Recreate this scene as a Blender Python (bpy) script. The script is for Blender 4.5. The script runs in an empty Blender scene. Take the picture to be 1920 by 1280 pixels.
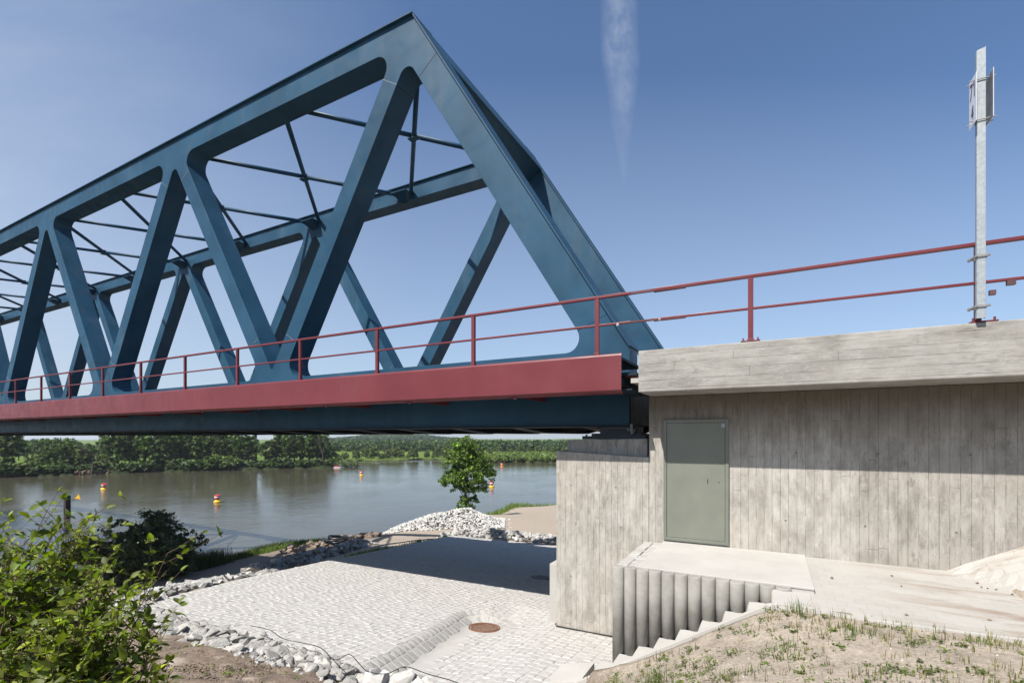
import bpy, bmesh, math, random
import numpy as np
from mathutils import Vector, Matrix, noise
R = math.radians
random.seed(7); rng = np.random.default_rng(7)
scene = bpy.context.scene
COL = scene.collection

# ------------------------------------------------------------------ camera
# world: +X runs along the track towards the land, +Y across the track, Z up; eye at the origin
YAW = math.atan2(907, 1690)
F = 907.0; HOR = 819.0
cam = bpy.data.cameras.new('camera'); camo = bpy.data.objects.new('camera', cam); COL.objects.link(camo)
camo.location = (0, 0, 0); camo.rotation_euler = (R(90), 0, YAW)
cam.sensor_width = 36; cam.lens = 36*F/1920; cam.shift_y = (HOR-640)/1920
cam.clip_start = 0.05; cam.clip_end = 12000
scene.camera = camo
# ------------------------------------------------------------------ sky and sun
LD = Vector((.285, .91, -1.27)).normalized()          # the way the sunlight travels
SUN_EL = math.asin(-LD.z)
world = bpy.data.worlds.new('World'); scene.world = world; world.use_nodes = True
nt = world.node_tree; nt.nodes.clear()
def wn(t): return nt.nodes.new(t)
sky = wn('ShaderNodeTexSky'); sky.sky_type = 'NISHITA'; sky.sun_disc = False
sky.sun_elevation = SUN_EL
sky.sun_rotation = math.atan2(-LD.x, -LD.y)
sky.altitude = 100; sky.air_density = 1.0; sky.dust_density = 1.0; sky.ozone_density = 2.5
bg = wn('ShaderNodeBackground'); bg.inputs[1].default_value = 0.085
out = wn('ShaderNodeOutputWorld')
fw = Vector((-math.sin(YAW), math.cos(YAW), 0)); rt = Vector((math.cos(YAW), math.sin(YAW), 0))
tc = wn('ShaderNodeTexCoord')
def dot(v):
    n = wn('ShaderNodeVectorMath'); n.operation = 'DOT_PRODUCT'; nt.links.new(tc.outputs['Generated'], n.inputs[0]); n.inputs[1].default_value = v; return n.outputs['Value']
def wm(op, a, b=None, clamp=False):
    n = wn('ShaderNodeMath'); n.operation = op; n.use_clamp = clamp
    for i, v in enumerate((a, b)):
        if v is None: continue
        if isinstance(v, (int, float)): n.inputs[i].default_value = v
        else: nt.links.new(v, n.inputs[i])
    return n.outputs[0]
# high thin clouds lie on a flat layer: divide by height
df, dr, dz = dot(fw), dot(rt), dot((0, 0, 1))
den = wm('MAXIMUM', df, 0.05)
A_ = wm('DIVIDE', dr, den); B_ = wm('DIVIDE', dz, den)
cmb = wn('ShaderNodeCombineXYZ'); nt.links.new(A_, cmb.inputs[0]); nt.links.new(B_, cmb.inputs[1])
def wnoise(scale, detail, sx, sy, rough=.6, off=0):
    mp = wn('ShaderNodeMapping'); mp.inputs['Scale'].default_value = (sx, sy, 1); mp.inputs['Location'].default_value = (off, off*.7, 0)
    nt.links.new(cmb.outputs[0], mp.inputs[0])
    n = wn('ShaderNodeTexNoise'); n.inputs['Scale'].default_value = scale; n.inputs['Detail'].default_value = detail; n.inputs['Roughness'].default_value = rough
    nt.links.new(mp.outputs[0], n.inputs['Vector']); return n.outputs['Fac']
# vapour trail: centre line and half width as functions of height
wob = wm('MULTIPLY', wm('SUBTRACT', wnoise(3, 2, 1, 1), .5), .03)
ctr = wm('ADD', wm('ADD', wm('MULTIPLY', B_, -0.028), 0.2475), wob)
off = wm('SUBTRACT', A_, ctr)
ramp = wn('ShaderNodeMapRange'); ramp.inputs[1].default_value = .50; ramp.inputs[2].default_value = .78; ramp.inputs[3].default_value = .002; ramp.inputs[4].default_value = .042; ramp.clamp = True
nt.links.new(B_, ramp.inputs[0])
q = wm('DIVIDE', wm('ABSOLUTE', off), ramp.outputs[0])
band = wm('SUBTRACT', 1.0, wm('MULTIPLY', q, q), True)
brt = wn('ShaderNodeMapRange'); brt.inputs[1].default_value = .50; brt.inputs[2].default_value = .80; brt.clamp = True; nt.links.new(B_, brt.inputs[0])
fine = wn('ShaderNodeMapRange'); fine.inputs[1].default_value = .25; fine.inputs[2].default_value = .75; nt.links.new(wnoise(22, 8, 1.3, .8, .7), fine.inputs[0])
trail = wm('MULTIPLY', wm('MULTIPLY', band, brt.outputs[0]), wm('MULTIPLY', fine.outputs[0], .42))
# faint veil to the left
vr = wn('ShaderNodeMapRange'); vr.inputs[1].default_value = -.2; vr.inputs[2].default_value = -1.1; vr.inputs[3].default_value = 0; vr.inputs[4].default_value = .42; vr.clamp = True; nt.links.new(A_, vr.inputs[0])
cir = wn('ShaderNodeMapRange'); cir.inputs[1].default_value = .35; cir.inputs[2].default_value = .75; nt.links.new(wnoise(1.6, 6, .6, 1.8, .6, 3), cir.inputs[0])
veil = wm('MULTIPLY', vr.outputs[0], wm('ADD', wm('MULTIPLY', cir.outputs[0], .7), .5))
hz_ = wn('ShaderNodeMapRange'); hz_.inputs[1].default_value = .75; hz_.inputs[2].default_value = .0; hz_.inputs[3].default_value = 0; hz_.inputs[4].default_value = .46; hz_.clamp = True; nt.links.new(B_, hz_.inputs[0])
mask = wm('ADD', trail, wm('ADD', veil, hz_.outputs[0]), True)
tint = wn('ShaderNodeMix'); tint.data_type = 'RGBA'; tint.blend_type = 'MULTIPLY'; tint.inputs[0].default_value = 1
nt.links.new(sky.outputs[0], tint.inputs[6]); tint.inputs[7].default_value = (.81, .91, 1.01, 1)
mx = wn('ShaderNodeMix'); mx.data_type = 'RGBA'
nt.links.new(mask, mx.inputs[0]); nt.links.new(tint.outputs[2], mx.inputs[6]); mx.inputs[7].default_value = (4.3, 4.8, 5.6, 1)
nt.links.new(mx.outputs[2], bg.inputs[0]); nt.links.new(bg.outputs[0], out.inputs[0])
sl = bpy.data.lights.new('sun', 'SUN'); sl.energy = 5.0; sl.angle = R(.53); sl.color = (1, .95, .88)
so = bpy.data.objects.new('sun', sl); COL.objects.link(so)
so.rotation_euler = LD.to_track_quat('-Z', 'Y').to_euler(); so.location = (-20, -30, 60)
vs = scene.view_settings; vs.view_transform = 'Standard'; vs.look = 'None'; vs.exposure = 0.8; vs.gamma = 1; vs.use_curve_mapping = False
scene.cycles.max_bounces = 8; scene.cycles.volume_bounces = 0; scene.cycles.volume_step_rate = 8

# ------------------------------------------------------------------ places read from the photograph
cA, sA = math.cos(math.pi/2-YAW), math.sin(math.pi/2-YAW)
def ray(px, py): return rt*((px-960)/F) + fw + Vector((0, 0, (HOR-py)/F))
def onY(px, py, y):
    r = ray(px, py); return r*(y/r.y)
def onZ(px, py, z):
    r = ray(px, py); return r*(z/r.z)
def onT(px, py, t): return ray(px, py)*t
# ------------------------------------------------------------------ mesh builder
def wloc(o):
    v = Vector((0, 0, 0))
    while o is not None: v = v+o.location; o = o.parent
    return v
class MB:
    def __init__(s): s.v = []; s.f = []; s.c = []
    def add(s, vs, fs, c=None):
        b = len(s.v); s.v += [tuple(p) for p in vs]
        for f in fs: s.f.append(tuple(b+i for i in f)); s.c.append(c)
    def box(s, x0, x1, y0, y1, z0, z1, c=None):
        s.add([(x, y, z) for z in (z0, z1) for y in (y0, y1) for x in (x0, x1)],
              [(0, 2, 3, 1), (4, 5, 7, 6), (0, 1, 5, 4), (2, 6, 7, 3), (0, 4, 6, 2), (1, 3, 7, 5)], c)
    def obox(s, p, q, w, h, up=(0, 0, 1)):      # bar from p to q
        p, q = Vector(p), Vector(q); d = (q-p).normalized(); sd = d.cross(Vector(up)).normalized(); u = sd.cross(d)
        vs = [e+sd*(a*w/2)+u*(b*h/2) for e in (p, q) for a, b in ((-1, -1), (1, -1), (1, 1), (-1, 1))]
        s.add(vs, [(3, 2, 1, 0), (4, 5, 6, 7), (0, 1, 5, 4), (1, 2, 6, 5), (2, 3, 7, 6), (3, 0, 4, 7)])
    def prism(s, poly, y0, y1):                 # polygon of (x, z) drawn out along Y
        n = len(poly); a = sum(poly[i][0]*poly[(i+1) % n][1]-poly[(i+1) % n][0]*poly[i][1] for i in range(n))
        if a < 0: poly = poly[::-1]
        s.add([(x, y0, z) for x, z in poly]+[(x, y1, z) for x, z in poly],
              [tuple(range(n)), tuple(range(2*n-1, n-1, -1))]+[(i, n+i, n+(i+1) % n, (i+1) % n) for i in range(n)])
    def tube(s, pts, r, n=8, cap=True):
        pts = [Vector(p) for p in pts]; k = len(pts); rr = r if isinstance(r, (list, tuple)) else [r]*k
        vs = []; prev = None
        for i, p in enumerate(pts):
            d = (pts[min(i+1, k-1)]-pts[max(i-1, 0)]).normalized()
            a = prev if prev is not None else (Vector((0, 0, 1)) if abs(d.z) < .9 else Vector((1, 0, 0)))
            u = (a-d*a.dot(d)).normalized(); w = d.cross(u); prev = u
            vs += [p+(u*math.cos(t)+w*math.sin(t))*rr[i] for t in [2*math.pi*j/n for j in range(n)]]
        fs = [(i*n+j, i*n+(j+1) % n, (i+1)*n+(j+1) % n, (i+1)*n+j) for i in range(k-1) for j in range(n)]
        if cap: fs += [tuple(range(n-1, -1, -1)), tuple((k-1)*n+j for j in range(n))]
        s.add(vs, fs)
    def lathe(s, c, prof, n=24):
        c = Vector(c); vs = []; k = len(prof)
        for r, z in prof: vs += [c+Vector((r*math.cos(2*math.pi*j/n), r*math.sin(2*math.pi*j/n), z)) for j in range(n)]
        s.add(vs, [(i*n+j, i*n+(j+1) % n, (i+1)*n+(j+1) % n, (i+1)*n+j) for i in range(k-1) for j in range(n)]+[tuple(range(n-1, -1, -1)), tuple((k-1)*n+j for j in range(n))])
    def build(s, name, mat, parent=None, origin=None, smooth=False, bevel=0, fix=True, loc0=None):
        o0 = Vector(origin) if origin is not None else Vector((0, 0, 0))
        base = (wloc(parent) if parent else Vector((0, 0, 0)))+o0 if parent else o0
        me = bpy.data.meshes.new(name); me.from_pydata([(x-base.x, y-base.y, z-base.z) for x, y, z in s.v], [], s.f); me.update()
        if any(c is not None for c in s.c):
            at = me.color_attributes.new('tone', 'FLOAT_COLOR', 'CORNER'); li = []
            for p, c in zip(me.polygons, s.c):
                c = c if c is not None else (.5, .5, .5)
                li += list((*c, 1))*len(p.vertices)
            at.data.foreach_set('color', li)
        if fix:
            bm = bmesh.new(); bm.from_mesh(me); bmesh.ops.recalc_face_normals(bm, faces=bm.faces); bm.to_mesh(me); bm.free()
        if smooth: me.polygons.foreach_set('use_smooth', [True]*len(me.polygons))
        me.materials.append(mat)
        o = bpy.data.objects.new(name, me); COL.objects.link(o)
        if parent: o.parent = parent
        o.location = o0
        if bevel:
            b = o.modifiers.new('bevel', 'BEVEL'); b.width = bevel; b.segments = 2; b.limit_method = 'ANGLE'; b.angle_limit = R(35); b.harden_normals = False
        return o
def npmesh(name, V, Q, mat, parent=None, origin=(0, 0, 0), tone=None, smooth=False, vtone=None):
    """V (n,3) world coordinates, Q (m,k) face indices, tone (m,3) colours per face"""
    V = np.asarray(V, float)-np.array(wloc(parent) if parent else (0, 0, 0))-np.array(origin); Q = np.asarray(Q, np.int32); k = Q.shape[1]
    me = bpy.data.meshes.new(name); me.vertices.add(len(V)); me.vertices.foreach_set('co', V.ravel())
    me.loops.add(Q.size); me.loops.foreach_set('vertex_index', Q.ravel()); me.polygons.add(len(Q))
    me.polygons.foreach_set('loop_start', np.arange(0, Q.size, k)); me.polygons.foreach_set('loop_total', np.full(len(Q), k))
    me.polygons.foreach_set('use_smooth', np.full(len(Q), smooth)); me.update(calc_edges=True)
    if tone is not None:
        at = me.color_attributes.new('tone', 'FLOAT_COLOR', 'CORNER'); t = np.ones((len(Q), k, 4)); t[:, :, :3] = np.asarray(tone)[:, None, :]; at.data.foreach_set('color', t.ravel())
    if vtone is not None:
        at = me.color_attributes.new('tone', 'FLOAT_COLOR', 'POINT'); t = np.ones((len(V), 4)); t[:, :3] = vtone; at.data.foreach_set('color', t.ravel())
    me.materials.append(mat); o = bpy.data.objects.new(name, me); COL.objects.link(o)
    if parent: o.parent = parent
    o.location = origin
    return o
def tag(o, label=None, cat=None, group=None, kind=None):
    for k, v in (('label', label), ('category', cat), ('group', group), ('kind', kind)):
        if v: o[k] = v
    return o
def thing(name, loc, label, cat, group=None):
    o = bpy.data.objects.new(name, None); o.empty_display_size = .2; COL.objects.link(o); o.location = loc
    return tag(o, label, cat, group)
def dup(root, loc, rz=0, sc=1.0, label=None, group=None):
    r = root.copy(); COL.objects.link(r); r.location = loc; r.rotation_euler = (0, 0, rz); r.scale = (sc, sc, sc) if isinstance(sc, (int, float)) else sc
    if label: r['label'] = label
    if group: r['group'] = group
    for ch in list(root.children):
        c = ch.copy(); COL.objects.link(c); c.parent = r
        for g in ch.children:
            d = g.copy(); COL.objects.link(d); d.parent = c
    return r
# ------------------------------------------------------------------ materials
class MT:
    def __init__(s, name, rough=.6, metal=0, spec=.5):
        s.m = bpy.data.materials.new(name); s.m.use_nodes = True; s.t = s.m.node_tree; s.b = s.t.nodes['Principled BSDF']
        s.b.inputs['Roughness'].default_value = rough; s.b.inputs['Metallic'].default_value = metal; s.b.inputs['Specular IOR Level'].default_value = spec
        s.tc = s.t.nodes.new('ShaderNodeTexCoord').outputs['Object']
    def n(s, t): return s.t.nodes.new(t)
    def put(s, sock, v):
        if isinstance(v, bpy.types.NodeSocket): s.t.links.new(v, sock)
        elif isinstance(v, tuple) and len(v) == 3 and sock.type == 'RGBA': sock.default_value = (*v, 1)
        else: sock.default_value = v
    def math(s, op, a, b=0.0, clamp=False):
        n = s.n('ShaderNodeMath'); n.operation = op; n.use_clamp = clamp; s.put(n.inputs[0], a); s.put(n.inputs[1], b); return n.outputs[0]
    def noise(s, scale, detail=4, rough=.55, stretch=(1, 1, 1), vec=None, col=False, dist=0):
        mp = s.n('ShaderNodeMapping'); mp.inputs['Scale'].default_value = stretch; s.put(mp.inputs[0], vec or s.tc)
        n = s.n('ShaderNodeTexNoise'); n.inputs['Scale'].default_value = scale; n.inputs['Detail'].default_value = detail; n.inputs['Roughness'].default_value = rough; n.inputs['Distortion'].default_value = dist
        s.put(n.inputs['Vector'], mp.outputs[0]); return n.outputs['Color' if col else 'Fac']
    def map(s, v, a, b, c=0.0, d=1.0):
        n = s.n('ShaderNodeMapRange'); s.put(n.inputs[0], v)
        for i, q in enumerate((a, b, c, d)): n.inputs[i+1].default_value = q
        return n.outputs[0]
    def mix(s, f, a, b, mode='MIX'):
        n = s.n('ShaderNodeMix'); n.data_type = 'RGBA'; n.blend_type = mode; s.put(n.inputs[0], f); s.put(n.inputs[6], a); s.put(n.inputs[7], b); return n.outputs[2]
    def attr(s, name='tone'):
        n = s.n('ShaderNodeVertexColor'); n.layer_name = name; return n.outputs[0]
    def color(s, v): s.put(s.b.inputs['Base Color'], v); return s
    def rough(s, v): s.put(s.b.inputs['Roughness'], v); return s
    def bump(s, h, strength=.4, dist=.01):
        n = s.n('ShaderNodeBump'); n.inputs['Strength'].default_value = strength; n.inputs['Distance'].default_value = dist; s.put(n.inputs['Height'], h); s.put(s.b.inputs['Normal'], n.outputs[0]); return s
    def xyz(s):
        n = s.n('ShaderNodeSeparateXYZ'); s.put(n.inputs[0], s.tc); return n.outputs
    def white(s, vec=None, w=None):
        n = s.n('ShaderNodeTexWhiteNoise')
        if w is not None: n.noise_dimensions = '1D'; s.put(n.inputs['W'], w)
        else: s.put(n.inputs['Vector'], vec)
        return n.outputs['Value']
def paint(name, col, rough=.42, var=.25, dust=.5, spec=.3):
    m = MT(name, rough, 0, spec)
    big = m.noise(.7, 5, .6); st = m.noise(2.2, 6, .65, (1, 1, .12))
    c = m.mix(m.map(big, .3, .7, 0, 1), tuple(x*(1-var*.5) for x in col), tuple(min(1, x*(1+var)+.004) for x in col))
    dusty = tuple(x*.7+.05 for x in col)
    c = m.mix(m.math('MULTIPLY', m.map(st, .5, .8, 0, dust), m.map(m.noise(.35, 3), .4, .65)), c, dusty)
    sp = m.noise(60, 2); c = m.mix(m.map(sp, .76, .8, 0, .5), c, tuple(x*.5+.1 for x in col))
    m.color(c).rough(m.map(m.noise(3, 5), .3, .7, rough-.08, rough+.12)); m.bump(m.noise(14, 4), .06, .01); return m.m
STEEL = paint('blue_grey_paint', (.011, .048, .088), .46, .3, .9, .2)
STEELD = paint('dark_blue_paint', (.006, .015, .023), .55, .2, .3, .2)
RED = paint('oxide_red_paint', (.118, .022, .027), .42, .15, .3, .3)
def plainm0(name, col):
    m = MT(name, .5); m.color(m.mix(m.map(m.noise(9, 4), .35, .65), tuple(x*.5 for x in col), col)); return m.m
def galv(name, a, b):
    m = MT(name, .45, .35); v = m.n('ShaderNodeTexVoronoi'); v.inputs['Scale'].default_value = 35; m.put(v.inputs['Vector'], m.tc)
    m.color(m.mix(v.outputs['Color'], a, b)); m.bump(m.noise(40, 3), .1, .004); return m.m
WELD = plainm0('weld_primer', (.13, .18, .21))
GALV = galv('galvanised_steel', (.26, .29, .305), (.36, .385, .395))
GALVD = galv('zinc_clamp', (.2, .205, .2), (.28, .28, .27))
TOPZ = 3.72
def boards(name, base, dark, warm, w=.117, along='x', lift=0.0):
    """board-marked concrete: boards stand (along x) or lie (along z)"""
    m = MT(name, .88, 0, .25); X, Y, Z = m.xyz()
    if along == 'x': A, L, st1, st2 = m.math('ADD', X, m.math('MULTIPLY', Y, 1.0)), Z, (1, 1, .06), (3, 3, .25)
    else: A, L, st1, st2 = m.math('ADD', Z, .03), m.math('ADD', X, Y), (.06, .06, 1), (.25, .25, 3)
    u = m.math('DIVIDE', A, w); idx = m.math('FLOOR', u); fr = m.math('SUBTRACT', u, idx)
    r1 = m.white(w=idx)
    seg = m.math('FLOOR', m.math('ADD', m.math('DIVIDE', L, 1.35 if along == 'x' else 2.2), m.math('MULTIPLY', r1, 7)))
    segf = m.math('FRACT', m.math('ADD', m.math('DIVIDE', L, 1.35 if along == 'x' else 2.2), m.math('MULTIPLY', r1, 7)))
    r2 = m.white(w=m.math('ADD', m.math('MULTIPLY', idx, 3.17), m.math('MULTIPLY', seg, 17.3)))
    edge = m.math('SUBTRACT', m.math('ABSOLUTE', m.math('SUBTRACT', fr, .5)), 0.0)
    line = m.math('MULTIPLY', m.map(edge, .478, .497), m.map(m.noise(4, 4, .6), .38, .62, .05, 1))
    endl = m.map(m.math('ABSOLUTE', m.math('SUBTRACT', segf, .5)), .496, .5, 0, .6); endl = m.math('MULTIPLY', endl, m.map(m.noise(1.7, 2), .45, .6, .15, 1))
    vx = along == 'x'
    grain = m.noise(26, 7, .7, st1); blot = m.noise(2.6, 8, .72, (1.6, 1.6, .6) if vx else (.6, .6, 1.6)); big = m.noise(.55, 4, .5)
    crk = m.noise(11, 9, .82, (1.2, 1.2, .32) if vx else (.32, .32, 1.2)); zone = m.noise(.9, 3, .5, (1, 1, .6)); mot = m.noise(5.5, 8, .75)
    c = m.mix(m.map(blot, .36, .60, .25, 1), dark, base)
    c = m.mix(m.map(big, .42, .62, 0, .45), c, warm)
    c = m.mix(m.map(r2, 0, 1, 0, .22), c, m.mix(.5, dark, base))
    c = m.mix(m.math('MULTIPLY', m.map(crk, .50, .60, 0, .75), m.map(zone, .38, .62, .15, 1)), c, tuple(x*.85 for x in dark))
    c = m.mix(m.map(grain, .45, .75, 0, .3), c, dark)
    c = m.mix(m.map(mot, .54, .68, 0, .55), c, tuple(min(1, x*1.12) for x in base))
    if vx:
        tb = m.math('ADD', Z, m.math('MULTIPLY', m.math('SUBTRACT', m.noise(4.5, 5, .7, (1, 1, .15)), .5), .9)); c = m.mix(m.map(tb, TOPZ, TOPZ+.75, 0, .80), c, (dark[0]*.50, dark[1]*.43, dark[2]*.36))  # brown form stain, lowered and darkened so its colour adds to the parapet's shade
        c = m.mix(m.map(m.math('ADD', X, m.math('MULTIPLY', r1, .05)), 3.12, 3.14, 0, .22), c, tuple(x*.72 for x in dark))
    c = m.mix(m.math('MULTIPLY', m.math('MAXIMUM', line, endl), .5), c, tuple(x*.5 for x in dark))
    pit = m.noise(55, 2, .5); c = m.mix(m.map(pit, .70, .74, 0, .8), c, tuple(x*.35 for x in dark))
    m.color(c)
    h = m.math('ADD', m.math('MULTIPLY', r2, .35), m.math('MULTIPLY', grain, .5))
    h = m.math('SUBTRACT', h, m.math('MULTIPLY', m.math('MAXIMUM', line, endl), 1.1)); h = m.math('SUBTRACT', h, m.map(pit, .72, .77, 0, .6))
    m.bump(h, .95, .008); return m.m
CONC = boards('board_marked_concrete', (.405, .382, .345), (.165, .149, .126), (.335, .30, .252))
CONCH = boards('parapet_concrete', (.32, .31, .287), (.15, .142, .125), (.285, .272, .248), .135, 'z')
def smoothc(name, a, b, sc=1.5, bmp=.25):
    m = MT(name, .85, 0, .3); n1 = m.noise(sc, 7, .65); n2 = m.noise(45, 3)
    c = m.mix(m.map(n1, .3, .7), a, b); c = m.mix(m.map(n2, .6, .75, 0, .25), c, tuple(x*.6 for x in a)); m.color(c)
    m.bump(m.math('ADD', n2, n1), bmp, .004); return m.m
SLAB = smoothc('cast_slab_concrete', (.325, .313, .29), (.385, .372, .348))
PIPE = smoothc('palisade_concrete', (.17, .162, .145), (.32, .307, .28), 2.4)
def attmat(name, rough=.85, bscale=30, bstr=.4, amt=.25, spec=.3, sp2=(.35, 9)):
    m = MT(name, rough, 0, spec); a = m.attr(); n1 = m.noise(sp2[1], 6, .65)
    c = m.mix(1.0, a, m.mix(m.map(n1, .3, .7), (1-amt,)*3, (1+amt*.4,)*3), 'MULTIPLY'); m.color(c)
    m.bump(m.noise(bscale, 5, .65), bstr, .01); return m.m
COBB = attmat('granite_setts', .8, 45, .3, .14)
ROCK = attmat('quarry_stone', .9, 14, .6, .3)
PLAST = MT('black_plastic_pipe', .35); PLAST.color((.018, .019, .02)); PLAST.bump(PLAST.noise(50, 1), .2, .01); PLAST = PLAST.m
def plainm(name, col, rough=.6, metal=0, var=.25, sc=8):
    m = MT(name, rough, metal); n = m.noise(sc, 5); m.color(m.mix(m.map(n, .3, .7), tuple(x*(1-var) for x in col), tuple(min(1, x*(1+var)) for x in col))); m.bump(m.noise(sc*5, 3), .15, .004); return m.m
DOORM = plainm('grey_green_enamel', (.145, .155, .124), .45, 0, .08, 3)
DOORF = plainm('grey_green_frame', (.135, .145, .118), .45, 0, .08, 3)
DARK = plainm('black_gap', (.008, .008, .008), .8)
RUST = plainm('rusty_cast_iron', (.17, .085, .05), .8, .2, .4, 20)
PILEM = plainm('rusty_sheet_steel', (.035, .024, .02), .8, .1, .4, 3)
YEL = plainm('yellow_paint', (.75, .42, .02), .5, 0, .1); REDP = plainm('signal_red_paint', (.45, .03, .03), .5, 0, .1); WHITE = plainm('white_paint', (.75, .75, .73), .5, 0, .05)
ORANGE = plainm('orange_paint', (.75, .2, .03), .5, 0, .1); PLATE = plainm('sign_plate_white', (.62, .62, .70), .45, 0, .06); INK = plainm('black_lettering', (.02, .02, .025), .5)
GREYB = plainm('sign_back_grey', (.16, .165, .17), .5, .4, .2, 5)
BARK = plainm('bark', (.075, .06, .045), .9, 0, .4, 6)
TWIG = plainm('reddish_twig_bark', (.09, .055, .035), .8, 0, .3, 9)
RUBBER = plainm('bearing_black_paint', (.012, .016, .022), .5, 0, .3)
def leafm(name, trans=.35, rough=.5):
    m = MT(name, rough, 0, .4); a = m.attr(); m.color(a)
    tr = m.n('ShaderNodeBsdfTranslucent'); m.put(tr.inputs[0], m.mix(1.0, a, (1.5, 1.7, .7), 'MULTIPLY'))
    mx = m.n('ShaderNodeMixShader'); mx.inputs[0].default_value = trans; m.put(mx.inputs[1], m.b.outputs[0]); m.put(mx.inputs[2], tr.outputs[0])
    m.put(m.t.nodes['Material Output'].inputs['Surface'], mx.outputs[0]); return m.m
LEAF = leafm('tree_leaves', .3, .6); LEAFN = leafm('near_shrub_leaves', .38, .58); GRASSM = leafm('grass_blades', .3, .6)

# ------------------------------------------------------------------ ground
def plaza(s, n): return -2.68-.12*n-.012*s
GR = (5.29, 8.63)                      # gully grate, along (s) and across (n)
def chan(s, n):
    """sunk gutter that runs to the gully: steep kerb on the left side, gentle on the right"""
    s = np.asarray(s, float); n = np.asarray(n, float)
    nn = np.clip(n, 3.5, GR[1]); sc = 4.62+(nn-5.2)*(GR[0]-4.62)/(GR[1]-5.2)
    ds = s-sc; dn = n-nn; d = np.hypot(ds, dn)
    left = np.clip((.66-d)/.34, 0, 1)
    right = np.clip((1.5-d)/1.15, 0, 1)
    k = np.where((ds > 0) | (dn > 0), left, right)
    w = np.clip((ds/np.maximum(d, .01)+.25)/.6, 0, 1); w = np.where(dn > 0, np.clip(w+.0, 0, 1), (ds > 0)*1.0)
    k = left*w+right*(1-w)
    return -.20*k
def S2(px, py, z):
    p = onZ(px, py, z); return (-p.x, p.y, z)
ctl = [(0, 0, -1.65), (0, -8, -1.5), (-8, 0, -1.35), (-8, -8, -1.2), (8, -8, -2.6), (3, 1.2, -2.0), (6, 0, -2.3), (10, -2, -3.2),
 (0, 2.5, -1.72), (-2, 2.5, -1.6), (2, 2.5, -2.0), (4, 2.8, -2.5), (5.5, 3.2, -2.72), (7.5, 3.0, -2.85), (9, 3.2, -3.0),
 (4.2, 4.2, -2.98), (5.5, 4.2, -3.06), (7, 4.3, -3.13), (9.5, 4.4, -3.28), (11.4, 4.6, -3.5), (12.2, 3.0, -3.55),
 (1.17, 4.9, -2.5), (2.2, 5.9, -3.22), (3.3, 4.7, -3.05), (2.2, 4.2, -2.66), (1.4, 5.7, -2.83), (.7, 5.9, -2.38), (.18, 4.37, -1.98), (-1.55, 4.6, -1.76), (0, 6.2, -1.95), (-1.1, 6.35, -1.98), (-2.24, 6.5, -2.0), (-1, 3.4, -1.7), (1.1, 3.6, -2.15), (.4, 6.2, -2.2),
 (-2.6, 6.6, -1.99), (-3.4, 6.9, -1.85), (-5, 6.9, -1.1), (-8, 7, -.2), (-.5, 8, -1.99), (-2.4, 8.8, -1.95), (-4, 5, -1.55), (-14, 4, .3), (-25, 4, .5), (-20, -10, 0),
 S2(200, 1105, -3.75), S2(150, 1130, -3.6), (16, 0, -5.2), (20, 4, -6.2), (14.5, 5.5, -4.2), (17, 9, -5.2), (24, 8, -7.8), (28, 4, -9.3), (33, 0, -9.9), (22, 13, -6.8), (29, 14.5, -9.3),
 S2(300, 1090, -9.5), S2(400, 1070, -9.5), S2(510, 1047, -9.42), S2(340, 1072, -9.55), S2(560, 1036, -9.0), S2(620, 1025, -8.2), S2(650, 1014, -7.8), S2(700, 1012, -7.4), S2(770, 1008, -7.4),
 S2(480, 1035, -9.7), S2(540, 1020, -9.7), (37, 20, -9.8), (37.5, 10, -9.9), (37, 0, -10.1), (42, 5, -10.8), (42, 22, -10.5), (40, 31, -10.5), (36, 36, -10.4), (34, 42, -10.7),
 S2(873, 963, -7.8), S2(1000, 965, -8), S2(1040, 958, -8.3), S2(1040, 946, -8.8), S2(960, 950, -8.6), (31.5, 50, -10.6), (28.5, 60, -10.6), (24, 80, -9), (28, 82, -10.7), (20, 95, -9),
 S2(862, 985, -7.9), S2(760, 996, -7.9), S2(900, 985, -7.8), (16, 32, -7.4), (10, 27, -6.6), (5, 30, -6.8), (0, 40, -7), (-20, 40, -6), (10, 45, -8), (-20, 20, -4), (18, 38, -7.6),
 (25.2, 16, -7.9), (26.5, 20, -8.2), (15.2, 10.5, -4.75), (16.5, 11.6, -5.15), (19.9, 13.2, -6.15), (22.6, 17.6, -6.8), (23.6, 21.5, -7.2), (20, 24.5, -6.6), (48, 0, -11.5), (48, 30, -11.5), (45, 60, -11.5), (38, 100, -11.5), (70, 0, -12), (70, 60, -12), (70, 110, -12), (48, -20, -11.5), (30, -20, -9), (37, -20, -10.2), (-10, -30, -1), (10, -30, -3), (0, 105, -8.5)]
EDGE = [(11.45, 5.1), (12.55, 8.1), (13.4, 11.4), (16.05, 22.7)]       # left edge of the paving
def edge_s(n): return np.interp(n, [p[1] for p in EDGE], [p[0] for p in EDGE])
for n in (5.4, 8.1, 11.4, 15, 19, 22.7):
    e = float(edge_s(n)); ctl += [(e+.15, n, plaza(e, n)-.05), (e+2.2, n, plaza(e, n)-.5-.02*n)]
for s in (5, 8, 11, 14): ctl += [(s, 23.0, plaza(s, 23)-.02), (s, 24.6, plaza(s, 23)-.25)]
for s in (3.5, 5, 7, 9, 11): ctl.append((s, 5.15, plaza(s, 5.15)-.04))
ctl = np.array(ctl); CP = ctl[:, :2]
K = np.linalg.norm(CP[:, None]-CP[None], axis=2)
Pm = np.c_[np.ones(len(CP)), CP]; M_ = np.block([[K, Pm], [Pm.T, np.zeros((3, 3))]]); W_ = np.linalg.solve(M_, np.r_[ctl[:, 2], np.zeros(3)])
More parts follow.
